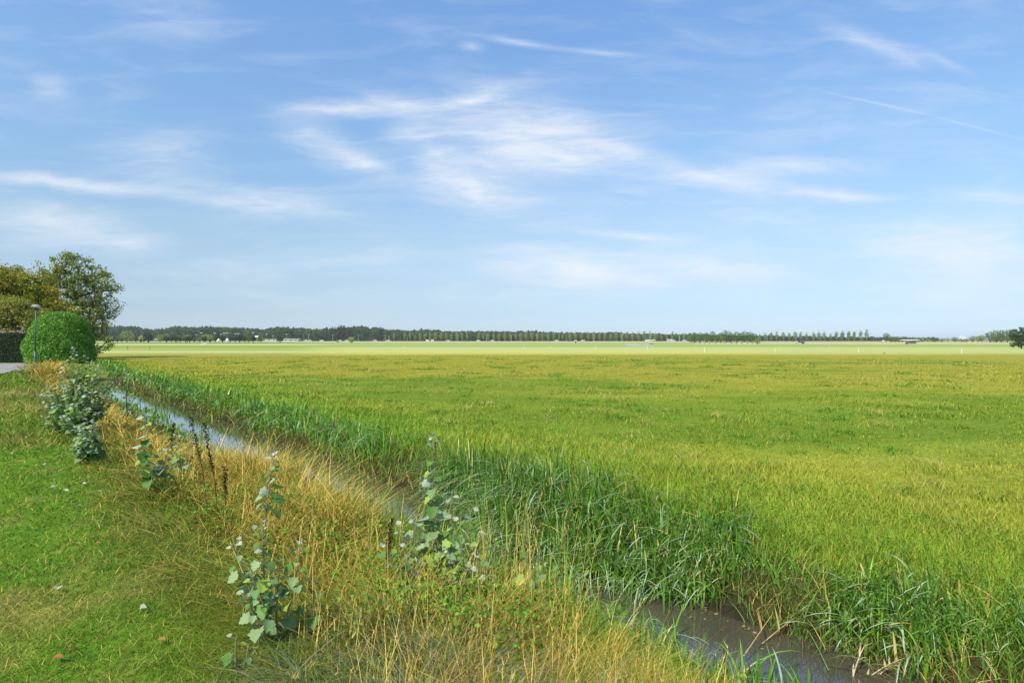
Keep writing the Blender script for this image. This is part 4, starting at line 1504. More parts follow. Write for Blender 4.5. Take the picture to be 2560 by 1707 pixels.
def clump():
    L = [(245, 235, 90), (285, 203, 120), (365, 203, 95), (440, 205, 100), (515, 182, 85), (580, 232, 90), (625, 205, 80), (695, 176, 130), (755, 205, 80),
         (830, 196, 115), (925, 190, 115), (1000, 196, 105), (1048, 212, 80)]
    r = rng(521)
    N = len(L)
    for i, (x, t, w) in enumerate(L):
        u, v = 1680 + x / 5.113, 790 + t / 5.113
        dd = 445.0 + r.uniform(-8, 12)
        X, Y, Z = at(u, v, d=dd)
        H = Z - FIELD_Z
        look = 'tallest' if i == 7 else ('tall' if t < 192 else 'rounded')
        far_tree('round', int(r.integers(0, 5)), 'broadleaf_tree', f'{look} green tree, {ordn(i)} from the left in the clump behind the paddock fence',
                 (X, Y, FIELD_Z), H, w / 5.113 / F * dd / H / .8, 'clump of trees behind the paddock fence', r.uniform(0, 6))
    X, Y, Z = at(1680 + 1090 / 5.113, 790 + 272 / 5.113, d=235)
    o = far_tree('light', 1, 'paddock_bush', 'light green bush at the right end of the paddock fence', (X, Y, FIELD_Z), Z - FIELD_Z, 1.05)
    o['category'] = 'bush'
    # right-hand trees
    G = [(590, 212, 95, 'round', 520, 'round green tree right of the last roadside poplar'),
         (655, 256, 70, 'round', 520, 'low bushy tree right beside the round tree'), (700, 255, 80, 'round', 525, 'low bushy tree, second right of the round tree'),
         (755, 256, 80, 'round', 530, 'low bushy tree, third right of the round tree'), (795, 264, 60, 'round', 520, 'lowest bushy tree left of the white canopy'),
         (940, 272, 80, 'round', 560, 'grey green tree just above the white canopy shelter'), (1000, 275, 70, 'round', 560, 'grey green tree right above the canopy end'),
         (1050, 282, 50, 'round', 560, 'small tree behind the masts right of the canopy'), (1120, 282, 60, 'light', 560, 'light green tree behind the yellow container'),
         (1205, 285, 90, 'round', 560, 'wide low tree right of the yellow container'), (1300, 280, 60, 'round', 570, 'dark low tree left of the pale mast pair'),
         (1380, 275, 80, 'light', 570, 'light green tree left of the two white masts'), (1470, 268, 80, 'round', 570, 'round tree right of the two white masts'),
         (1550, 285, 80, 'round', 570, 'low tree between the white masts and the gantry'), (1615, 285, 60, 'round', 575, 'low tree just left of the gantry'),
         (1690, 248, 70, 'round', 540, 'green tree behind the white gantry'), (1760, 250, 90, 'light', 530, 'light green tree right of the gantry'),
         (1815, 236, 80, 'round', 530, 'darker tree left of the broad wood at right'),
         (1920, 190, 110, 'round', 430, 'leftmost big tree of the group at far right'), (2000, 172, 120, 'round', 435, 'second big tree of the group at far right'),
         (2060, 175, 110, 'round', 430, 'third big tree of the group at far right'), (2140, 165, 130, 'round', 430, 'broad big tree just left of the nearest dark tree'),
         (2200, 178, 110, 'round', 440, 'big tree partly hidden by the nearest dark tree'), (2290, 180, 120, 'round', 445, 'big tree fully behind the nearest dark tree')]
    for i, (x, t, w, kd, dd, lab) in enumerate(G):
        u, v = 2100 + x / 5.113, 790 + t / 5.113
        X, Y, Z = at(u, v, d=dd)
        H = Z - FIELD_Z
        far_tree(kd, i % 4, 'broadleaf_tree', lab, (X, Y, FIELD_Z), H, w / 5.113 / F * dd / H / .8, 'trees along the right of the horizon', r.uniform(0, 6))
    # nearest dark tree at the right edge, 122 m away
    d = 122.0
    k = d / F
    u0 = 2100 + 2320 / 5.113
    bx = (u0 - 1280) / F * d
    def P(u, v, ru, rv):
        return ((u - u0) * k, 0, EYE - (v - 850) * k - FIELD_Z, ru * k, ru * k * .9, rv * k)
    tree('oak_tree', 'dark green tree cut off by the right edge of the view', 'tree', (bx, d, FIELD_Z), seed=530, nclump=200, lpc=60, lsize=.16, crad=.33,
         cols=((0.03, 0.075, 0.018), (0.09, 0.16, 0.035)), trunk_r=.14, trunk_top=.7, shell=.3,
         blobs=[P(2553, 835, 24, 18), P(2545, 850, 22, 14), P(2555, 820, 8, 9), P(2540, 862, 16, 8), P(2575, 845, 30, 24)])


def wood():
    """far-off wood, one mass, its top following the skyline of the photograph"""
    prof = [(200, 815), (285, 818), (330, 816), (360, 822), (385, 825), (415, 822), (440, 816), (475, 819), (530, 818), (570, 819), (600, 821), (640, 822),
            (655, 825), (680, 820), (710, 818), (735, 822), (752, 820), (770, 823), (815, 824), (850, 822), (872, 820), (885, 817), (915, 816), (918, 824), (935, 819), (955, 822),
            (962, 826), (990, 825), (1010, 827), (1040, 828), (1060, 824), (1075, 825), (1100, 829), (1160, 830), (1240, 829), (1300, 830), (1340, 829), (1360, 832),
            (1420, 833), (1500, 833), (1540, 831), (1560, 835), (1640, 836), (1730, 837), (1900, 841), (2000, 843), (2100, 844.5), (2180, 845), (2210, 846), (2330, 847)]
    pu = np.array([p[0] for p in prof]); pv = np.array([p[1] for p in prof])
    r = rng(541)
    # overlapping rounded crowns, each a shell of leaf cards
    Vs, Qs, Cs = [], [], []
    nq = 0
    P, S, C = [], [], []
    for row, (dd, drop) in enumerate([(720, 2.5), (745, 1.2), (775, 0.0)]):
        u = 190.0
        while u < 2340:
            cw = r.uniform(9, 17) * (1 if u < 1700 else .8)
            top = np.interp(u, pu, pv) + drop + r.uniform(-.6, 1.4)
            x, y, z = at(u, top, d=dd + r.uniform(-8, 8))
            H = z - FIELD_Z
            rx = cw / 2 / F * dd * 1.25
            rz_ = min(H * .5, rx * 1.2)
            n = int(260 if u < 1700 else 130)
            q = rand_dirs(r, n, .25)
            q[:, 1] = -np.abs(q[:, 1]) * .8
            body = r.random(n) < .45
            px = x + q[:, 0] * rx
            py = y + q[:, 1] * rx
            pz = np.where(body, FIELD_Z + r.random(n) * (H - rz_), z - rz_ + q[:, 2] * rz_)
            P.append(np.stack([px, py, pz], -1))
            S.append(r.uniform(1.1, 2.2, n))
            tone = r.random()
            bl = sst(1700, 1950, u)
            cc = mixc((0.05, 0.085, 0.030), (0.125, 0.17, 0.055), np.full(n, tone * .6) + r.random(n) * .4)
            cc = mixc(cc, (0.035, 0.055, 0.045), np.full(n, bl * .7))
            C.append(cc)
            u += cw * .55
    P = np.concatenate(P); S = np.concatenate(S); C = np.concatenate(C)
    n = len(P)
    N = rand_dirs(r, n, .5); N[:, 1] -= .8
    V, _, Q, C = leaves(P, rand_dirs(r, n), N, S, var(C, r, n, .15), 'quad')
    V[:, 2] = np.maximum(V[:, 2], FIELD_Z)
    o = mesh_obj('wood', V, quads=Q, mat=M_FAR, col=C)
    tag(o, 'long dark wood along the horizon behind the motorway', 'wood', kind='stuff')
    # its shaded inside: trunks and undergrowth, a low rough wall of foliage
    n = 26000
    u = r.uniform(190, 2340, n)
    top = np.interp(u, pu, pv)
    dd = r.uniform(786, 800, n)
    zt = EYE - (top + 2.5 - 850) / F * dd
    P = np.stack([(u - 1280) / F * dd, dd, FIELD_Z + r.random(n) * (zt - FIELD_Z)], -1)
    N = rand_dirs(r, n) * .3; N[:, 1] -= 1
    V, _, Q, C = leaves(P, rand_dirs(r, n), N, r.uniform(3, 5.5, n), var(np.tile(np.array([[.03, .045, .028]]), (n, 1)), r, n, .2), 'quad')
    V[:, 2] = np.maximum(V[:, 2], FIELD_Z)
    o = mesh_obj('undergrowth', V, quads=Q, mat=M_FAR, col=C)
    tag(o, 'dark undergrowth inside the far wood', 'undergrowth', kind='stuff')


def masts_and_cars():
    # twin-armed lamp posts along the motorway
    e0 = empty('motorway_lamp', (0, 0, 0))
    MB().tube([(0, 0, 0), (0, 0, 8.0)], [.17, .12], 6).build('pole', M_GALV, e0)
    MB().tube([(-1.5, 0, 8.15), (0, 0, 7.95), (1.5, 0, 8.15)], .08, 5).build('arm', M_GALV, e0)
    for s in (-1, 1):
        MB().box(s * 1.9 - .45, s * 1.9 + .45, -.2, .2, 8.05, 8.25).build('lamp_head', M_GALV, e0)
    L = []
    for x, t in [(148, 215), (432, 220), (733, 222), (1048, 225), (1308, 228), (1905, 220), (2240, 225)]:
        L.append((740 + x / 4.704, 790 + t / 4.704, 604.5))
    for x, t in [(198, 240), (525, 240), (895, 238), (1253, 240), (1613, 243), (1978, 240), (2343, 240)]:
        L.append((1240 + x / 5.113, 790 + t / 5.113, 604.5))
    for x, t in [(95, 240), (1217, 250), (1383, 285), (1595, 250), (1902, 262), (2232, 262)]:
        L.append((1680 + x / 5.113, 790 + t / 5.113, 604.5))
    for x, t in [(85, 262), (292, 268), (430, 278), (463, 278), (690, 255), (1062, 278), (1265, 290), (1500, 278)]:
        L.append((2100 + x / 5.113, 790 + t / 5.113, 604.5))
    N = len(L)
    for i, (u, v, dd) in enumerate(L):
        o = e0 if i == 0 else copy_tree(e0)
        x, y, z = at(u, v, d=dd)
        o.location = (x, y, .42)
        sc = (z - .42) / 8.1
        o.scale = (sc, sc, sc)
        w = f'{ordn(i)} from the left' if i < N // 2 else f'{ordn(N - 1 - i)} from the right'
        tag(o, f'pale twin armed motorway lamp post, {w} of its line', 'lamp post', 'lamp posts along the motorway')
    # sports field floodlight masts on the left
    s0 = empty('floodlight_mast', (0, 0, 0))
    MB().tube([(0, 0, 0), (0, 0, 1)], [.012, .008], 6).build('pole', M_GALV, s0)
    MB().box(-.10, .10, -.01, .01, .955, .975).build('crossbar', M_GALV, s0)
    for s in (-1, 1):
        MB().box(s * .09 - .035, s * .09 + .035, -.02, .02, .976, 1.02).build('floodlight', M_WHITE, s0)
    S = [(1178, 218), (1238, 195), (1395, 198), (1470, 212), (1510, 200), (1540, 198), (1640, 205), (1675, 205), (1845, 192), (2007, 212), (2240, 214), (2085, 235)]
    S.sort()
    for i, (x, t) in enumerate(S):
        o = s0 if i == 0 else copy_tree(s0)
        dd = 540.0
        X, Y, Z = at(240 + x / 4.704, 790 + t / 4.704, d=dd)
        o.location = (X, Y, FIELD_Z)
        H = Z - FIELD_Z
        o.scale = (H, H, H)
        tag(o, f'tall floodlight mast, {ordn(i)} from the left behind the willows', 'floodlight', 'floodlight masts behind the willows')
    # cars on the motorway
    c0 = empty('passenger_car', (0, 0, 0))
    body = [(-.85, .35), (-.85, .75), (-.8, .9), (.8, .9), (.85, .75), (.85, .35)]
    MBb = MB()
    side = [(-2.2, .35), (-2.25, .8), (-1.9, .95), (-1.4, 1.0), (-.9, 1.45), (.6, 1.5), (1.15, 1.02), (2.0, .9), (2.2, .7), (2.2, .35)]
    V = [(p[0], -.85, p[1]) for p in side] + [(p[0], .85, p[1]) for p in side]
    n = len(side)
    Fc = [tuple(range(n)), tuple(range(2 * n - 1, n - 1, -1))] + [(i, i + n, (i + 1) % n + n, (i + 1) % n) for i in range(n)]
    MBb.add(V, Fc).build('body', M_WHITE, c0)
    win = [(-1.2, 1.04), (-.85, 1.38), (.55, 1.42), (1.0, 1.04)]
    for nm, yy in (('side_window', -.862), ('side_window', .862)):
        V = [(p[0], yy, p[1]) for p in win] + [(p[0], yy * .98, p[1]) for p in win]
        MB().add(V, [(0, 1, 2, 3), (7, 6, 5, 4), (0, 4, 5, 1), (1, 5, 6, 2), (2, 6, 7, 3), (3, 7, 4, 0)]).build(nm, M_GLASS, c0)
    for xx in (-1.4, 1.35):
        for yy in (-.8, .8):
            mb = MB()
            mb.tube([(xx, yy - .1, .34), (xx, yy + .1, .34)], .34, 12)
            mb.build('wheel', M_TYRE, c0)
    cars = [(740 + x / 4.704) for x in (115, 162, 303, 515, 597, 930, 1085, 1790, 2143, 2310)] + [1240 + x / 5.113 for x in (775, 1110, 1975, 2265)] + [1680 + x / 5.113 for x in (20, 160)]
    cars.sort()
    labs = ['leftmost white car on the motorway', 'white car right next to the leftmost one', 'white car before the dark poplars', 'white car left of the yellow bush',
            'white car hidden partly by the yellow bush', 'white car before the right end of the poplar group', 'white car where the roadside row begins',
            'white car among the roadside poplars left of centre', 'white car near the centre left of its follower', 'white car near the centre, follower',
            'white car left of the tan shelter', 'white car right of the tan shelter', 'white car by the pale farm buildings', 'white car right of the farm buildings',
            'white car left before the tree clump', 'white car closest to the tree clump']
    for i, u in enumerate(cars):
        o = c0 if i == 0 else copy_tree(c0)
        dd = 609 + (i % 2) * 9
        x, y, z = at(u, 850, d=dd)
        o.location = (x, y, .46)
        o.rotation_euler = (0, 0, math.pi * (i % 2))
        tag(o, labs[i], 'car', 'white cars on the motorway')


def house(name, label, u, vtop, vbase, wpx, dd, wallm, roofm, flat=False, cat='building', zfac=None):
    x, y, z = at(u, vtop, d=dd)
    zb = at(u, vbase, d=dd)[2] if zfac is None else zfac
    zb = min(zb, .45)
    H = z - zb
    w = wpx / F * dd
    e = empty(name, (x, y, zb), label, cat)
    dp = max(3.0, min(w * .6, 9))
    wh = H * (.85 if flat else .55)
    MB().box(-w / 2, w / 2, 0, dp, 0, wh).build('wall', wallm, e)
    if flat:
        MB().box(-w / 2 - .2, w / 2 + .2, -.2, dp + .2, wh + .003, H).build('roof', roofm, e)
    else:
        MB().prism([(-.3, wh + .003), (dp / 2, H), (dp + .3, wh + .003)], -w / 2 - .3, w / 2 + .3).build('roof', roofm, e)
    nw = max(1, int(w / 4))
    for i in range(nw):
        cx = -w / 2 + w * (i + .5) / nw
        MB().box(cx - .5, cx + .5, -.04, .02, wh * .35, wh * .8).build('window', M_GLASS, e)
    return e


def buildings():
    R3 = lambda x: 740 + x / 4.704
    R4 = lambda x: 1240 + x / 5.113
    R2 = lambda x: 240 + x / 4.704
    house('farmhouse', 'grey roofed house behind the pollard willows', R2(710), 846, 852.5, 11, 480, M_BRICK, M_ROOFG)
    house('sports_hall', 'long low dark roofed hall right of the willows', R2(2035), 846.5, 852, 36, 540, M_CONC, M_ROOF, True)
    house('storage_shed', 'long low shed with grey green roof left of the wood', R2(2290), 846, 852, 38, 545, M_CONC, M_ROOFG)
    house('farm_shed', 'white gabled shed between poplars, left of a pair', R3(1545), 849, 853, 7, 655, M_WHITE, M_CONC)
    house('farm_shed', 'white gabled shed between poplars, right of a pair', R3(1603), 849, 853, 6, 655, M_WHITE, M_CONC)
    house('farmhouse', 'white farmhouse with pale roof behind the right poplars', R4(1940), 848.5, 853, 10, 655, M_WHITE, M_CONC)
    house('farm_shed', 'low pale shed right of the white farmhouse', R4(2018), 848.5, 853, 8, 655, M_BRICK, M_CONC)
    house('farm_shed', 'pale shed left of the tree clump', R4(2220), 848, 853, 12, 655, M_CONC, M_CONC)
    house('site_cabin', 'white box cabin right of the last poplar', 2100 + 592 / 5.113, 850, 853.5, 11, 560, M_WHITE, M_WHITE, True)
    house('yellow_container', 'small yellow container by the road at right', 2100 + 1140 / 5.113, 849, 853, 6, 560, principled('yellow paint', (.7, .62, .2)), principled('yellow paint lid', (.6, .55, .2)), True, 'container')
    # white tanks
    for i, (x, lab) in enumerate([(1440, 'left white round tent top between the masts'), (1545, 'right white round tent top between the masts')]):
        X, Y, Z = at(R2(x), 846, d=520)
        e = empty('dome_tent', (X, Y, FIELD_Z), lab, 'tent')
        H = Z - FIELD_Z
        MB().lathe([(1.5, 0), (1.5, H * .5), (1.2, H * .8), (.5, H * .97), (.02, H)], 12).build('canvas', M_WHITE, e, smooth=True)
        MB().box(-.4, .4, -1.56, -1.48, 0, H * .45).build('door_flap', M_CONC, e)
    # shelters in the meadow
    X, Y, _ = at(2003.5, 860.4, z=FIELD_Z)
    e = empty('field_shelter', (X, Y, FIELD_Z), 'small dark roofed concrete shelter standing in the meadow', 'shelter')
    k = Y / F
    MB().box(-8 * k, 8 * k, 0, 2.4, 0, 4.2 * k).build('wall', M_CONC, e)
    MB().prism([(-.2, 4.2 * k + .01), (-.2, 5.6 * k), (2.6, 7 * k), (2.6, 4.2 * k + .01)], -1.0 * k, 8.8 * k).build('roof', M_DARK, e)
    MB().box(1 * k, 6 * k, -.03, .03, .2, 3.4 * k).build('door', M_DARK, e)
    X, Y, _ = at(2281, 860.0, z=FIELD_Z)
    e = empty('canopy_shelter', (X, Y, FIELD_Z), 'dark shelter under a wide flat white canopy at right', 'shelter')
    k = Y / F
    MB().box(-8.5 * k, 8.5 * k, 0, 2.4, 0, 3.2 * k).build('wall', M_CONC, e)
    MB().box(-8 * k, 9 * k, -.3, 2.6, 3.2 * k + .003, 5.8 * k).build('roof', M_DARK, e)
    for sx in (-12, -5, 6, 14):
        MB().tube([(sx * k, 1, 0), (sx * k, 1, 9.3 * k)], .04, 6).build('post', M_GALV, e)
    MB().prism([(-.8, 9.9 * k), (1.2, 11.2 * k), (3.2, 9.9 * k), (3.2, 9.4 * k), (-.8, 9.4 * k)], -21 * k, 17 * k).build('canopy', principled('white canvas', (.68, .74, .70), .7, .2, noise=.08), e)
    # tan shelter with an opening
    X, Y, _ = at(1439.5, 858.0, z=FIELD_Z)
    k = Y / F
    e = empty('horse_shelter', (X, Y, FIELD_Z), 'small tan wooden shelter with a dark doorway in the meadow', 'shelter')
    mb = MB(); w = 3.2 * k; H = 7.6 * k
    mb.box(-w, -w * .45, 0, 2.5, 0, H * .8); mb.box(w * .45, w, 0, 2.5, 0, H * .8); mb.box(-w * .449, w * .449, 0, 2.5, H * .62, H * .8); mb.box(-w * .449, w * .449, 2.3, 2.49, 0, H * .619)
    mb.build('wall', M_WOODP, e)
    MB().prism([(-.2, H * .8 + .003), (1.2, H), (2.7, H * .8 + .003)], -w - .1, w + .1).build('roof', M_WOODP, e)
    # paddock fence under the clump: posts, rails and a dark top board
    x0, y0, _ = at(1735, 859.8, z=FIELD_Z)
    x1, y1, _ = at(1886, 859.8, z=FIELD_Z)
    e = empty('paddock_fence', ((x0 + x1) / 2, y0, FIELD_Z), 'long paddock fence of pale pinkish boards with a dark top before the tree clump', 'fence')
    Lh = (x1 - x0) / 2
    nP = 34
    mp = MB()
    for i in range(nP):
        xx = -Lh + 2 * Lh * (i + .5) / nP
        w = Lh / nP
        if i % 4 != 3:
            mp.box(xx - w * .82, xx + w * .82, .06, .10, .05, .66)
    mp.build('boards', principled('pinkish boards', (.56, .42, .36), .8, .2, noise=.3, scale=1.2), e)
    for i in range(nP + 1):
        xx = -Lh + 2 * Lh * i / nP
        MB().box(xx - .06, xx + .06, -.06, .055, 0, .74).build('post', M_WHITE if i % 3 else M_WOOD, e)
    MB().box(-Lh, Lh, -.08, .12, .742, .95).build('top_board', M_DARK, e)
    # two pale pens and a cow shed roof
    def pen(ua, ub, v, hp, label):
        xa, ya, _ = at(ua, v, z=FIELD_Z)
        xb, yb, _ = at(ub, v, z=FIELD_Z)
        k = ya / F
        e = empty('metal_pen', ((xa + xb) / 2, ya, FIELD_Z), label, 'pen')
        L_ = (xb - xa) / 2
        H_ = hp * k
        for yy in (0, 4):
            nn = 8
            for i in range(nn + 1):
                xx = -L_ + 2 * L_ * i / nn
                MB().tube([(xx, yy, 0), (xx, yy, H_)], .035, 5).build('post', M_GALV, e)
            for zz in (.35, .65, .97):
                MB().tube([(-L_, yy, H_ * zz), (L_, yy, H_ * zz)], .025, 5).build('rail', M_GALV, e)
        return e
    pen(R4(1677), R4(1865), 867.5, 8, 'wide galvanised livestock pen, the left one of two')
    pen(R4(1893), R4(2025), 868, 7, 'galvanised livestock pen, the right one beside the brown shed')
    X, Y, _ = at(R4(1990), 861.5, z=FIELD_Z)
    k = Y / F
    e = empty('calf_shed', (X, Y, FIELD_Z), 'low rust brown shed roof behind the right pen', 'shed')
    MB().box(-3.2 * k, 3.2 * k, 0, 1.6, 0, 1.9 * k).build('wall', M_WOOD, e)
    MB().prism([(-.15, 1.9 * k + .003), (.8, 3.2 * k), (1.75, 1.9 * k + .003)], -4 * k, 4 * k).build('roof', principled('rust roof', (.33, .14, .06)), e)
    # white gantry and sign masts at right
    X, Y, Z = at(2100 + 1685 / 5.113, 841.5, d=590)
    e = empty('road_gantry', (X, 602.5, .42), 'white portal gantry over the road at right', 'gantry')
    H = Z - .42
    for s in (-1, 1):
        MB().box(s * 5.8 * .42 * 1.0 - .25, s * 5.8 * .42 + .25, -.25, .25, 0, H).build('leg', M_WHITE, e)
    MB().box(-2.7, 2.7, -.25, .25, H + .003, H + .6).build('beam', M_WHITE, e)
    MB().box(-.9, .9, -.35, -.26, H * .35, H * .7).build('sign_panel', M_WHITE, e)
    for i, (x, t, b, w, lab) in enumerate([(1088, 280, 320, 9, 'thick white road mast right of the canopy'), (1415, 280, 322, 8, 'white road mast, left of a pair'),
                                           (1434, 280, 322, 8, 'white road mast, right of a pair'), (1850, 245, 300, 9, 'tall white mast in front of the right trees')]):
        X, Y, Z = at(2100 + x / 5.113, 790 + t / 5.113, d=600)
        w_ = w / 5.113 / F * 600
        e = empty('road_mast', (X, 603.4, .42), lab, 'mast')
        H = Z - .42
        MB().box(-w_ / 2, w_ / 2, -.2, .2, 0, H * .93).build('column', M_WHITE, e)
        MB().box(-w_ * .8, w_ * .8, -.22, .22, H * .93 + .003, H).build('cap', M_GALV, e)
    X, Y, Z = at(R2(1893), 839, d=530)
    e = empty('billboard', (X, Y, FIELD_Z), 'white billboard on a post among the floodlights', 'sign')
    MB().tube([(0, 0, 0), (0, 0, Z - FIELD_Z)], .22, 8).build('post', M_GALV, e)
    MB().box(-1.9, 1.9, -.4, -.25, Z - FIELD_Z - 1.4, Z - FIELD_Z).build('panel', M_WHITE, e)
    # low white show-jump
    X, Y, _ = at(R2(1280), 862, z=FIELD_Z)
    k = Y / F
    e = empty('jump_fence', (X, Y, FIELD_Z), 'white show jump with small wings before the willow row', 'fence')
    for s in (-6, -3.5, 0, 3.5, 6):
        MB().box(s * k - .12, s * k + .12, -.3, .3, 0, (5.5 - abs(s) * .3) * k).build('post', M_WHITE, e)
    for zz in (1.5, 3.4):
        MB().box(-5.9 * k, 5.9 * k, -.36, -.31, zz * k, (zz + .7) * k).build('rail', M_WOODP, e)


def field_posts():
    # (u, v base, px height, material, label)
    L = [(319, 875, 9.5, M_WOOD, 'dark wooden fence post in the meadow, left of two'), (374.3, 875, 9.5, M_WOOD, 'dark wooden fence post in the meadow, right of two'),
         (803.5, 871, 6, M_CONC, 'white electric fence post in the left meadow'), (1011, 869, 5, M_WHITE, 'faint white fence post left of the centre'),
         (1310, 869.5, 6, M_WHITE, 'short white fence post left of the tan shelter'), (1376.5, 870.5, 6.5, M_WHITE, 'white fence post nearest the tan shelter'),
         (1489, 873, 8, M_WHITE, 'white fence post between tan shelter and pens'), (1618, 874, 8, M_WHITE, 'white fence post in front of the right pen'),
         (1557.5, 865, 6, principled('orange paint', (.6, .25, .12)), 'orange marker post left of the pens'),
         (1761.5, 880, 11, M_WHITE, 'white fence post before the tree clump'), (1937.7, 880, 8, M_WHITE, 'white fence post left of the dark roofed shelter'),
         (2073.5, 869, 4, M_WHITE, 'short white fence post right of the dark roofed shelter'), (2146.5, 882, 10, M_WHITE, 'white fence post left of the canopy shelter'),
         (2404, 884, 11, M_WHITE, 'leaning white fence post at right'), (1801, 861, 5, M_WHITE, 'white peg at the foot of the paddock fence'),
         (1873, 864, 6, M_WHITE, 'white peg at the right part of the paddock fence')]
    for (u, v, h, m, lab) in L:
        x, y, z = at(u, v, z=FIELD_Z)
        k = y / F
        e = empty('fence_post', (x, y, FIELD_Z), lab, 'post', 'fence posts in the far meadow')
        w = .05 if m is M_WOOD else .028
        MB().tube([(0, 0, -.1), (h * k * .02, 0, h * k)], [w, w * .9], 6).build('stake', m, e)
        MB().box(-w * 1.4 + h * k * .02, w * 1.4 + h * k * .02, -w * 1.4, w * 1.4, h * k, h * k + .05).build('cap', m, e)
    # dark bird in the field
    x, y, z = at(2210.5, 885.5, z=FIELD_Z)
    mb = MB()
    mb.tube([(-.22, 0, .20), (-.1, 0, .22), (.05, 0, .27), (.14, 0, .33), (.17, 0, .42), (.22, 0, .44), (.30, 0, .43)], [.015, .06, .09, .07, .04, .045, .008], 8)
    mb.tube([(.02, .02, .2), (.02, .02, 0)], .012, 4)
    mb.tube([(.02, -.03, .2), (.04, -.03, 0)], .012, 4)
    o = mb.build('crow', M_DARK, smooth=True, loc=(x, y, FIELD_Z))
    o.scale = (.55, .55, .55)
    tag(o, 'small dark bird standing in the pale meadow at right', 'bird')


embankment(); poplar_row(); pollards(); clump(); wood(); masts_and_cars(); buildings(); field_posts()


# ------------------------------------------------------------------ near plants
def sapling(name, label, cat, base_uv, stems, leafn=22, lsize=.085, seed=0, young=3, d=None, q0=.12):
    """white poplar sucker(s). base_uv = (u, d): picture column and distance of the foot; stems = list of (du, dtop_v, dy) tops as photo positions"""
    r = rng(seed)
    u, d = base_uv
    bx, by = (u - 1280) / F * d, d
    bz = float(height(np.array([bx]), np.array([by]))[0]) - .02
    e = empty(name, (bx, by, bz), label, cat)
    ms = MB()
    LP, LA, LN, LS, LC = [], [], [], [], []
    for si, (ut, vt, dy, nl) in enumerate(stems):
        dd = d + dy
        tx, ty, tz = (ut - 1280) / F * dd - bx, dy, EYE - (vt - 850) / F * dd - bz
        off = r.normal(0, .04, 2) if si else np.zeros(2)
        p0 = np.array([off[0], off[1], 0])
        p3 = np.array([tx, ty, tz])
        mid = p0 * .5 + p3 * .5 + np.array([r.normal(0, .03), r.normal(0, .03), .05 * tz])
        K = 9
        pts = []
        for q in np.linspace(0, 1, K):
            pts.append((1 - q) ** 2 * p0 + 2 * q * (1 - q) * mid + q * q * p3)
        L = np.linalg.norm(p3 - p0)
        ms.tube(pts, list(np.linspace(.0065 + .002 * L, .002, K)), 5)
        pts = np.array(pts)
        for i in range(nl):
            q = q0 + (1 - q0) * (i + r.uniform(0, .6)) / nl
            q = min(q, 1)
            f = q * (K - 1)
            k = min(int(f), K - 2)
            p = pts[k] + (pts[k + 1] - pts[k]) * (f - k)
            a = i * 2.4 + r.normal(0, .4)
            out = np.array([math.cos(a), math.sin(a), r.uniform(-.1, .6)])
            pet = r.uniform(.02, .055) * (1.2 - q * .6)
            p1 = p + out / np.linalg.norm(out) * pet
            ms.tube([p, p1], .0014, 4, cap=False)
            young_ = q > .88
            LP.append(p1)
            droop = r.uniform(-.9, .1) if not young_ else r.uniform(0, .8)
            LA.append([out[0], out[1], droop])
            LN.append([r.normal(0, .45), r.normal(0, .45) - .25, 1.0 if r.random() > .12 else -.8])
            LS.append(lsize * (1.1 - .7 * max(0, q - .4) / .6) * r.uniform(.6, 1.25))
            if young_ : c = mixc((.26, .34, .18), (.46, .49, .38), r.random())
            elif r.random() < .2: c = np.array([.28, .40, .07])
            elif r.random() < .5: c = mixc((.07, .16, .03), (.14, .27, .055), r.random())
            else: c = mixc((.13, .24, .07), (.29, .40, .19), r.random())
            LC.append(np.asarray(c, dtype=float).reshape(3))
    ms.build('stem', M_STEM, e, smooth=True)
    V, T, _, C = leaves(np.array(LP), np.array(LA, dtype=float), np.array(LN), np.array(LS), np.array(LC), 'lobed', fold=.16)
    mesh_obj('foliage', V, tris=T, mat=M_POPLAR, parent=e, col=C)
    return e


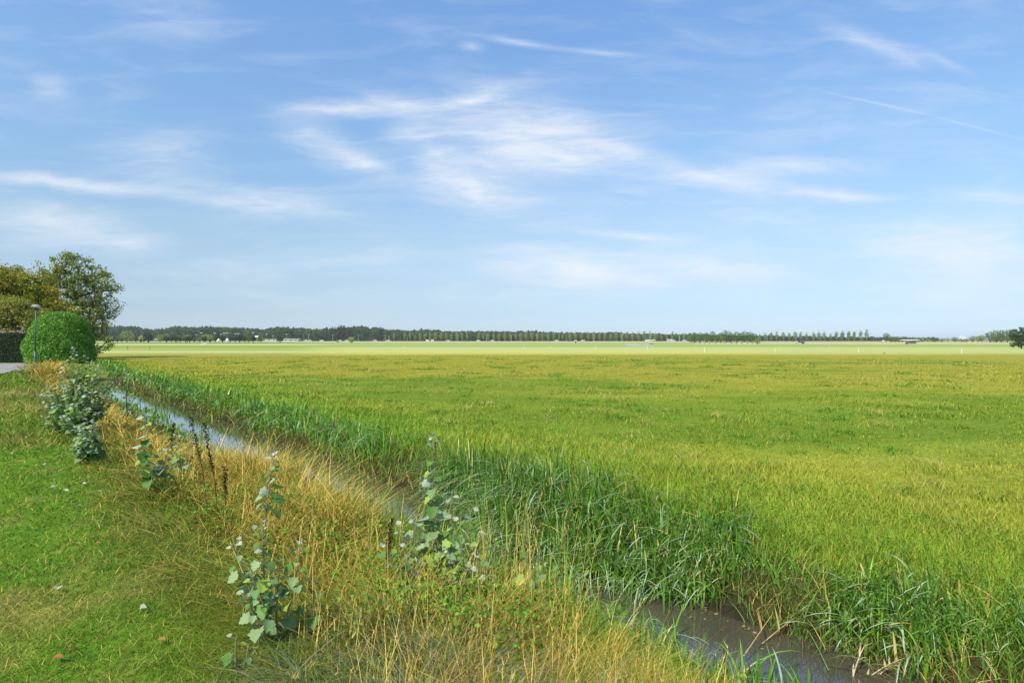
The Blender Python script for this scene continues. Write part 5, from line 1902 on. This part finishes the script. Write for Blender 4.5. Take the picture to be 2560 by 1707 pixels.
def saplings():
    r = rng(601)
    # big bush left: many stems
    st = [(185, 868, 0, 34), (218, 905, .2, 30), (242, 912, -.1, 30), (265, 950, .3, 28), (150, 930, -.2, 34), (128, 960, -.3, 36), (112, 985, -.4, 30),
          (170, 965, -.7, 34), (200, 960, -.5, 34), (225, 980, -.3, 34), (250, 985, -.2, 30), (140, 1010, -.8, 34), (185, 1010, -1.0, 34), (215, 1020, -.7, 30),
          (160, 1040, -1.1, 28), (240, 1030, -.4, 26), (120, 1040, -.6, 28), (205, 1060, -1.2, 24), (195, 925, .1, 34), (165, 900, .1, 26), (230, 945, .1, 30),
          (270, 1000, .2, 22), (135, 985, -.5, 34)]
    st = [(u + (u - 185) * .18, v, dy, int(nl * 2.3)) for (u, v, dy, nl) in st] + [(252, 925, .2, 40), (278, 940, .3, 40), (238, 905, .1, 40), (215, 890, .1, 36), (262, 970, 0, 44), (245, 1005, -.2, 44), (290, 965, .2, 34), (290, 985, .3, 30), (275, 1030, .1, 30), (110, 1060, -.5, 34), (262, 1065, 0, 26), (200, 1000, -.2, 44), (165, 1045, -.6, 44), (225, 965, 0, 40)]
    sapling('poplar_bush', 'large silvery green white poplar bush beside the lawn in front of the domed bush', 'bush', (178, 10.6), st, lsize=.10, seed=611)
    st = [(235, 1055, .05, 34), (205, 1070, -.1, 34), (250, 1110, .1, 26), (190, 1060, 0, 22), (215, 1045, .1, 24), (240, 1070, 0, 20), (200, 1095, -.2, 18), (255, 1090, .1, 16), (225, 1100, -.15, 18), (180, 1110, -.1, 14)]
    sapling('poplar_bush', 'low poplar bush with green leaves at the foot of the large silvery bush', 'bush', (218, 8.0), st, lsize=.09, seed=612)
    st = [(318, 925, 0, 22), (335, 960, .2, 14), (300, 960, -.1, 18)]
    sapling('poplar_sapling', 'slender pale poplar sapling by the far stretch of open water', 'sapling', (312, 13.2), st, lsize=.09, seed=613)
    sapling('poplar_sapling', 'poplar sapling with a few dark leaves at left of the dead dock stalks', 'sapling', (372, 6.4), [(365, 1035, 0, 22), (425, 1115, .1, 14), (345, 1110, -.1, 12)], lsize=.125, seed=614)
    sapling('poplar_sapling', 'poplar sapling with large dark leaves against the bright water', 'sapling', (655, 4.7), [(690, 1118, 0, 22)], lsize=.115, seed=615, q0=.45)
    sapling('poplar_sapling', 'nearest poplar sapling with light green leaves beside the lawn', 'sapling', (672, 3.25), [(655, 1300, 0, 28), (580, 1345, -.05, 20), (752, 1345, .1, 16), (620, 1420, -.12, 16), (700, 1400, .05, 12), (600, 1480, -.1, 10)], lsize=.072, seed=616, q0=.30)
    sapling('poplar_sapling', 'small pale tipped poplar shoot in the dark grass right of the nearest sapling', 'sapling', (790, 3.4), [(785, 1442, 0, 8)], lsize=.065, seed=617)
    sapling('poplar_sapling', 'tallest poplar sapling standing in the middle of the picture by the water', 'sapling', (1085, 4.5), [(1082, 1078, 0, 46), (1055, 1200, .05, 20), (1130, 1225, .08, 20), (1030, 1290, -.05, 16)], lsize=.105, seed=618)
    sapling('poplar_sapling', 'poplar sapling with broad pale leaves right of the tallest sapling', 'sapling', (1120, 4.4), [(1180, 1268, 0, 22), (1135, 1290, -.1, 18), (1225, 1320, .05, 16)], lsize=.105, seed=619)
    sapling('poplar_sapling', 'thin poplar sapling among the tall straw stalks right of centre', 'sapling', (1335, 4.1), [(1312, 1300, 0, 10), (1345, 1370, -.1, 8)], lsize=.085, seed=620)
    sapling('poplar_sapling', 'low poplar shoots left under the tallest sapling', 'sapling', (1030, 4.1), [(1000, 1310, 0, 20), (1040, 1300, .1, 18), (960, 1350, -.1, 16)], lsize=.085, seed=621)
    sapling('poplar_sapling', 'low poplar shoots right under the tallest sapling', 'sapling', (1190, 4.0), [(1150, 1340, 0, 20), (1240, 1350, .1, 20), (1200, 1380, -.1, 16), (1110, 1360, 0, 16)], lsize=.085, seed=622)
    sapling('poplar_sapling', 'small whitish poplar shoot in the grass at the bottom of the picture', 'sapling', (1415, 3.15), [(1418, 1632, 0, 6)], lsize=.07, seed=623)
    sapling('poplar_sapling', 'small pale poplar shoot left of the dead dock stalks near the water', 'sapling', (445, 7.2), [(440, 1085, 0, 18), (470, 1110, 0, 14), (415, 1120, 0, 14)], lsize=.09, seed=624)
    sapling('poplar_sapling', 'grey green poplar shoot at the lower left edge of the rough grass', 'sapling', (590, 2.95), [(590, 1590, 0, 5), (620, 1610, 0, 4)], lsize=.05, seed=625)


def dock_stalk(label, u, d, ut, vt, seed, n=150):
    r = rng(seed)
    bx, by = (u - 1280) / F * d, d
    bz = float(height(np.array([bx]), np.array([by]))[0]) - .02
    e = empty('dock_stalk', (bx, by, bz), label, 'dead plant', 'dead brown dock stalks on the near bank')
    tx, tz = (ut - 1280) / F * d - bx, EYE - (vt - 850) / F * d - bz
    pts = [np.array([0, 0, 0]), np.array([tx * .35, .02, tz * .45]), np.array([tx * .7, 0, tz * .78]), np.array([tx, .02, tz])]
    MB().tube(pts, [.006, .005, .004, .002], 6).build('stem', principled('dead stem', (.07, .045, .03), .9, .1), e)
    P = []
    for i in range(n):
        q = r.uniform(.42, 1)
        f = q * 3
        k = min(int(f), 2)
        p = pts[k] + (pts[k + 1] - pts[k]) * (f - k)
        P.append(p + r.normal(0, .011 * (1.2 - .5 * q), 3))
    C = var(mixc((.04, .024, .014), (.14, .075, .035), r.random(n)), r, n, .2)
    V, _, Q, C = leaves(np.array(P), rand_dirs(r, n, .4), rand_dirs(r, n), r.uniform(.014, .032, n), C, 'quad', fold=.3)
    mesh_obj('seed_cluster', V, quads=Q, mat=M_DRY, parent=e, col=C)


def loosestrife():
    L = [(804, 1062, 'far left'), (818, 1055, 'second from the left'), (836, 1052, 'tallest, in the middle'), (840, 1068, 'just right of the tallest'),
         (872, 1060, 'fourth'), (886, 1054, 'rightmost')]
    labs = ['purple flower spike in the far sedge, leftmost of the near group', 'purple flower spike left of the tallest one', 'tallest purple flower spike above the far sedge',
            'purple flower spike right beside the tallest one', 'purple flower spike left in the right hand pair', 'rightmost purple flower spike above the far sedge']
    def one(u, v, d, lab, seed):
        r = rng(seed)
        x, y, z = at(u, v, d=d)
        gz = float(height(np.array([x]), np.array([y]))[0])
        e = empty('loosestrife', (x, y, gz - .02), lab, 'flower', 'purple loosestrife on the far bank')
        H = z - gz
        MB().tube([(0, 0, 0), (.02, 0, H * .6), (0, 0, H)], [.005, .004, .002], 5).build('stem', M_STEM, e)
        n = 90
        P = np.stack([r.normal(0, .012, n), r.normal(0, .012, n), H - .02 - r.random(n) * .16], -1)
        C = var(np.tile(np.array([[.52, .10, .38]]), (n, 1)), r, n, .2)
        V, _, Q, C = leaves(P, rand_dirs(r, n), rand_dirs(r, n), r.uniform(.014, .03, n), C, 'quad')
        mesh_obj('flower_spike', V, quads=Q, mat=M_LEAF, parent=e, col=C)
    for i, (u, v, _) in enumerate(L):
        one(u, v, 12.5, labs[i], 640 + i)
    for i, (u, v) in enumerate([(372, 948), (380, 938), (366, 952)]):
        one(u, v, 27.0, ['small pink flower spike by the far water, middle of three', 'small pink flower spike by the far water, top of three', 'small pink flower spike by the far water, lowest of three'][i], 650 + i)


def reeds():
    """single reed plants leaning over the water on the right"""
    def reed(label, base, tip, nleaf, col, seed, bend=.1, leaflen=.26, group=None):
        r = rng(seed)
        b = np.array(base, dtype=float); t = np.array(tip, dtype=float)
        e = empty('reed_stem', tuple(b), label, 'reed', group)
        v = t - b
        pts = [v * q + np.array([0, 0, bend * math.sin(math.pi * q)]) for q in np.linspace(0, 1, 8)]
        MB().tube(pts, list(np.linspace(.005, .0025, 8)), 6).build('stalk', principled('reed stalk', col, .6, .3), e, smooth=True)
        P = np.array([pts[int(1 + 6 * (i + .5) / nleaf)] for i in range(nleaf)])
        n = nleaf
        ang = math.atan2(v[1], v[0]) + np.where(np.arange(n) % 2 == 0, .7, -.7) + r.normal(0, .3, n)
        C = var(np.tile(np.array([col]), (n, 1)), r, n, .15)
        o = blades('foliage', P[:, 0], P[:, 1], P[:, 2], leaflen * r.uniform(.8, 1.2, n), np.full(n, .014), ang, r.uniform(.6, 1.1, n), r.uniform(.2, .6, n),
                   r.uniform(.1, .7, n), C, 5, M_SEDGE, twist=np.zeros(n), seed=seed)
        o.parent = e
    G = (.20, .33, .06)
    x, y, z = at(2160, 1590, d=4.6); x2, y2, z2 = at(2062, 1660, d=4.0)
    reed('green reed bent down into the dark water at lower right', at(2010, 1560, d=4.75), at(2072, 1675, d=4.02), 5, G, 701, .02, .3)
    reed('yellow green reed shoot on the far bank right of the water', at(2140, 1620, d=4.75), at(2085, 1480, d=4.75), 9, (.42, .45, .07), 702, .03, .28)
    reed('tan dead reed slanting over the far bank to the water', at(1905, 1610, d=4.5), at(2050, 1505, d=4.9), 3, (.46, .33, .13), 703, .02, .16)
    reed('thin tan reed lying across the water, left of the slanting one', at(1860, 1640, d=4.2), at(1935, 1530, d=4.6), 1, (.42, .28, .10), 704, .0, .1)
    # curly pale dead grass stems at the bottom right
    for i, (u0, v0, u1, v1) in enumerate([(2130, 1705, 2165, 1610), (2150, 1712, 2280, 1640), (2180, 1715, 2240, 1660), (2230, 1715, 2265, 1670)]):
        lab = ['leftmost', 'longest', 'short middle', 'rightmost'][i] + ' pale dry grass stem reaching over the lower right corner of the water'
        reed(lab, at(u0, v0, d=4.05), at(u1, v1, d=4.15), 4, (.52, .42, .22), 710 + i, .03, .07, 'pale dry stems at the lower right')
    # tall iris-like blades standing in the near water edge
    def blade_group(label, u, d, k, h, seed):
        r = rng(seed)
        x, y = (u - 1280) / F * d, d
        e = empty('iris_clump', (x, y, WATER_Z), label, 'water plant', 'upright leaf clumps in the near water edge')
        X, Y = r.normal(0, .05, k), r.normal(0, .04, k)
        o = blades('foliage', X, Y, np.full(k, -.05), h * r.uniform(.6, 1.1, k), np.full(k, .016), r.uniform(0, 6.28, k), r.uniform(0, .2, k), r.uniform(0, .2, k), r.uniform(0, .1, k),
                   var(mixc((.07, .2, .03), (.14, .33, .04), r.random(k)), r, k, .1), 5, M_SEDGE, taper=.4, seed=seed)
        o.parent = e
    for i, (u, d, k, h, lab) in enumerate([(1572, 4.35, 5, .52, 'tallest upright leaf clump in the near water edge'), (1640, 4.15, 7, .38, 'upright leaf clump right of the tallest one at the water'),
                                           (1690, 4.05, 6, .34, 'short upright leaf clump in the middle of the near water edge'), (1745, 4.0, 6, .34, 'leaf clump left of the last pair at the bottom edge'),
                                           (1905, 3.9, 7, .30, 'leaf clump left in the last pair at the bottom edge'), (2005, 3.95, 5, .26, 'rightmost leaf clump in the water at the bottom edge'),
                                           (1500, 4.4, 9, .36, 'wide leaf clump at the left end of the dark water')]):
        blade_group(lab, u, d, k, h, 720 + i)


def weeds():
    """broad-leaved weeds: small leaves massed on both banks"""
    r = rng(801)
    n = 190000
    x, y, d, _ = scatter(n, 3.0, 26, -.9, 1.05, 802)
    sp, t = st_of(x, y)
    m1 = vnoise(x, y, .8, 811, 3)
    far = (sp > 4.85) & (sp < 7.2) & (r.random(n) < sst(.35, .6, m1 + .3 * (t < 3.2)))
    near = (sp > 1.9) & (sp < 3.5) & (t > 2.6) & (t < 9.5) & (r.random(n) < sst(.30, .5, m1 + .25 * (t < 5.2))) | ((sp > 2.0) & (sp < 3.2) & (t > 2.2) & (t < 6) & (r.random(n) < .4 * sst(.4, .6, m1)))
    near = near | ((sp > 1.3) & (sp < 3.3) & (t > 3) & (t < 14) & (vnoise(x, y, 1.5, 817, 2) > .60) & (r.random(n) < .6))
    k = far | near
    x, y, d, sp, t, far = x[k], y[k], d[k], sp[k], t[k], far[k]
    n = len(x)
    hh = np.where(far, np.interp(sp, [4.9, 5.4, 6.2, 7.2], [.38, .34, .2, .1]), .46)
    z = height(x, y) + hh * r.random(n) ** .7 * (.5 + .8 * vnoise(x, y, 2.5, 813, 2))
    C = var(mixc((.05, .15, .015), (.22, .42, .040), vnoise(x, y, 2, 815, 2) * .5 + r.random(n) * .5), r, n, .18)
    V, T, Q, C = leaves(np.stack([x, y, z], -1), rand_dirs(r, n, 0), rand_dirs(r, n, 1.6), np.maximum(np.where(far, .015, .028), d * .0028) * r.uniform(.5, 1.5, n), C, 'quad', fold=.2)
    o = mesh_obj('broadleaf_weeds', V, quads=Q, mat=M_GRASS, col=C)
    tag(o, 'small leaved green weeds massed on both ditch banks', 'weeds', kind='stuff')


def fallen():
    r = rng(901)
    OR = [(140, 1100), (293, 1308), (305, 1378), (238, 1354), (393, 1594), (320, 1586 + 30), (170, 1618), (131, 1642), (48, 1190), (86, 1052), (455, 1218 + 220), (108, 1126)]
    PA = [(25, 1134), (205, 1210), (137, 1220), (112, 1177), (205, 1262), (142, 1470), (62, 1002), (250, 1225), (38, 1128), (115, 1160), (348, 1515), (160, 1230), (15, 1120), (60, 1096)]
    groups = [(OR, (.34, .13, .04), 'rust orange'), (PA, (.42, .41, .34), 'pale whitish')]
    for pts, c, nm in groups:
        pts = sorted(pts, key=lambda p: -p[1])
        m = foliage(nm + ' dead leaf', .1, .7, .2)
        for i, (u, v) in enumerate(pts):
            x, y, _ = at(u, v, z=.03)
            z = float(height(np.array([x]), np.array([y]))[0]) + .035
            V, T, _, C = leaves(np.zeros((1, 3)), np.array([[math.cos(i * 2.1), math.sin(i * 2.1), .15]]), np.array([[r.normal(0, .3), -.3, 1.]]), np.array([.036 + .018 * r.random()]),
                                var(np.array([c]), r, 1, .15), 'lobed' if nm[0] == 'p' else 'oval', fold=.3)
            o = mesh_obj('fallen_leaf', V, tris=T, mat=m, col=C, loc=(x, y, z))
            tag(o, f'{nm} fallen leaf on the lawn, {ordn(i)} nearest to the camera of its colour', 'leaf', 'fallen leaves on the lawn')


def floating():
    r = rng(951)
    n = 900
    t = 1.2 * (30 / 1.2) ** r.random(n)
    ss = np.where(r.random(n) < .6, 4.85 - abs(r.normal(0, .25, n)), 3.5 + abs(r.normal(0, .25, n)))
    k = vnoise(ss * 2, t, 1.2, 953, 2) > .5
    t, ss = t[k], ss[k]
    x, y = xy_of(ss, t)
    n = len(x)
    C = var(mixc((.10, .13, .03), (.34, .27, .12), r.random(n)), r, n, .2)
    N = np.tile(np.array([[0, 0, 1.]]), (n, 1)) + r.normal(0, .12, (n, 3))
    a = r.uniform(0, 6.28, n)
    V, _, Q, C = leaves(np.stack([x, y, np.full(n, WATER_Z + .006)], -1), np.stack([np.cos(a), np.sin(a), np.zeros(n)], -1), N, r.uniform(.012, .05, n), C, 'quad', fold=.02)
    o = mesh_obj('floating_litter', V, quads=Q, mat=M_DRY, col=C)
    tag(o, 'small dead leaves and stem pieces floating along the ditch edges', 'litter', kind='stuff')


floating()
saplings()
for a in [('tall dead brown dock stalk, left of the two before the bright water', 520, 6.2, 474, 1042, 631), ('thick dead brown dock stalk, right of the two before the bright water', 548, 5.7, 508, 1060, 632),
          ('short dead dock stalk leaning at the left of the tall pair', 425, 7.4, 432, 1058, 633), ('small brown dock stalk in the straw right of the tall pair', 562, 5.6, 560, 1170, 634),
          ('dead brown dock stalk in the green weeds left of the tallest sapling', 962, 4.4, 978, 1300, 635), ('dark dock stalk behind the slender pale sapling', 318, 12.8, 316, 975, 636)]:
    dock_stalk(*a)
loosestrife(); reeds(); weeds(); fallen()


# ------------------------------------------------------------------ haze
def haze():
    mb = MB().box(-3900, 3900, -3900, 3900, -2.3, 30)
    m = bpy.data.materials.new('haze')
    m.use_nodes = True
    t = m.node_tree
    t.nodes.remove(t.nodes['Principled BSDF'])
    pv = nd(t, 'ShaderNodeVolumePrincipled')
    pv.inputs['Color'].default_value = (.84, .93, 1, 1)
    pv.inputs['Density'].default_value = HAZE
    pv.inputs['Anisotropy'].default_value = 0.1
    lk(t, pv.outputs[0], t.nodes['Material Output'].inputs['Volume'])
    o = mb.build('haze', m)
    tag(o, kind='stuff')


HAZE = 0.00013
if HAZE > 0:
    haze()
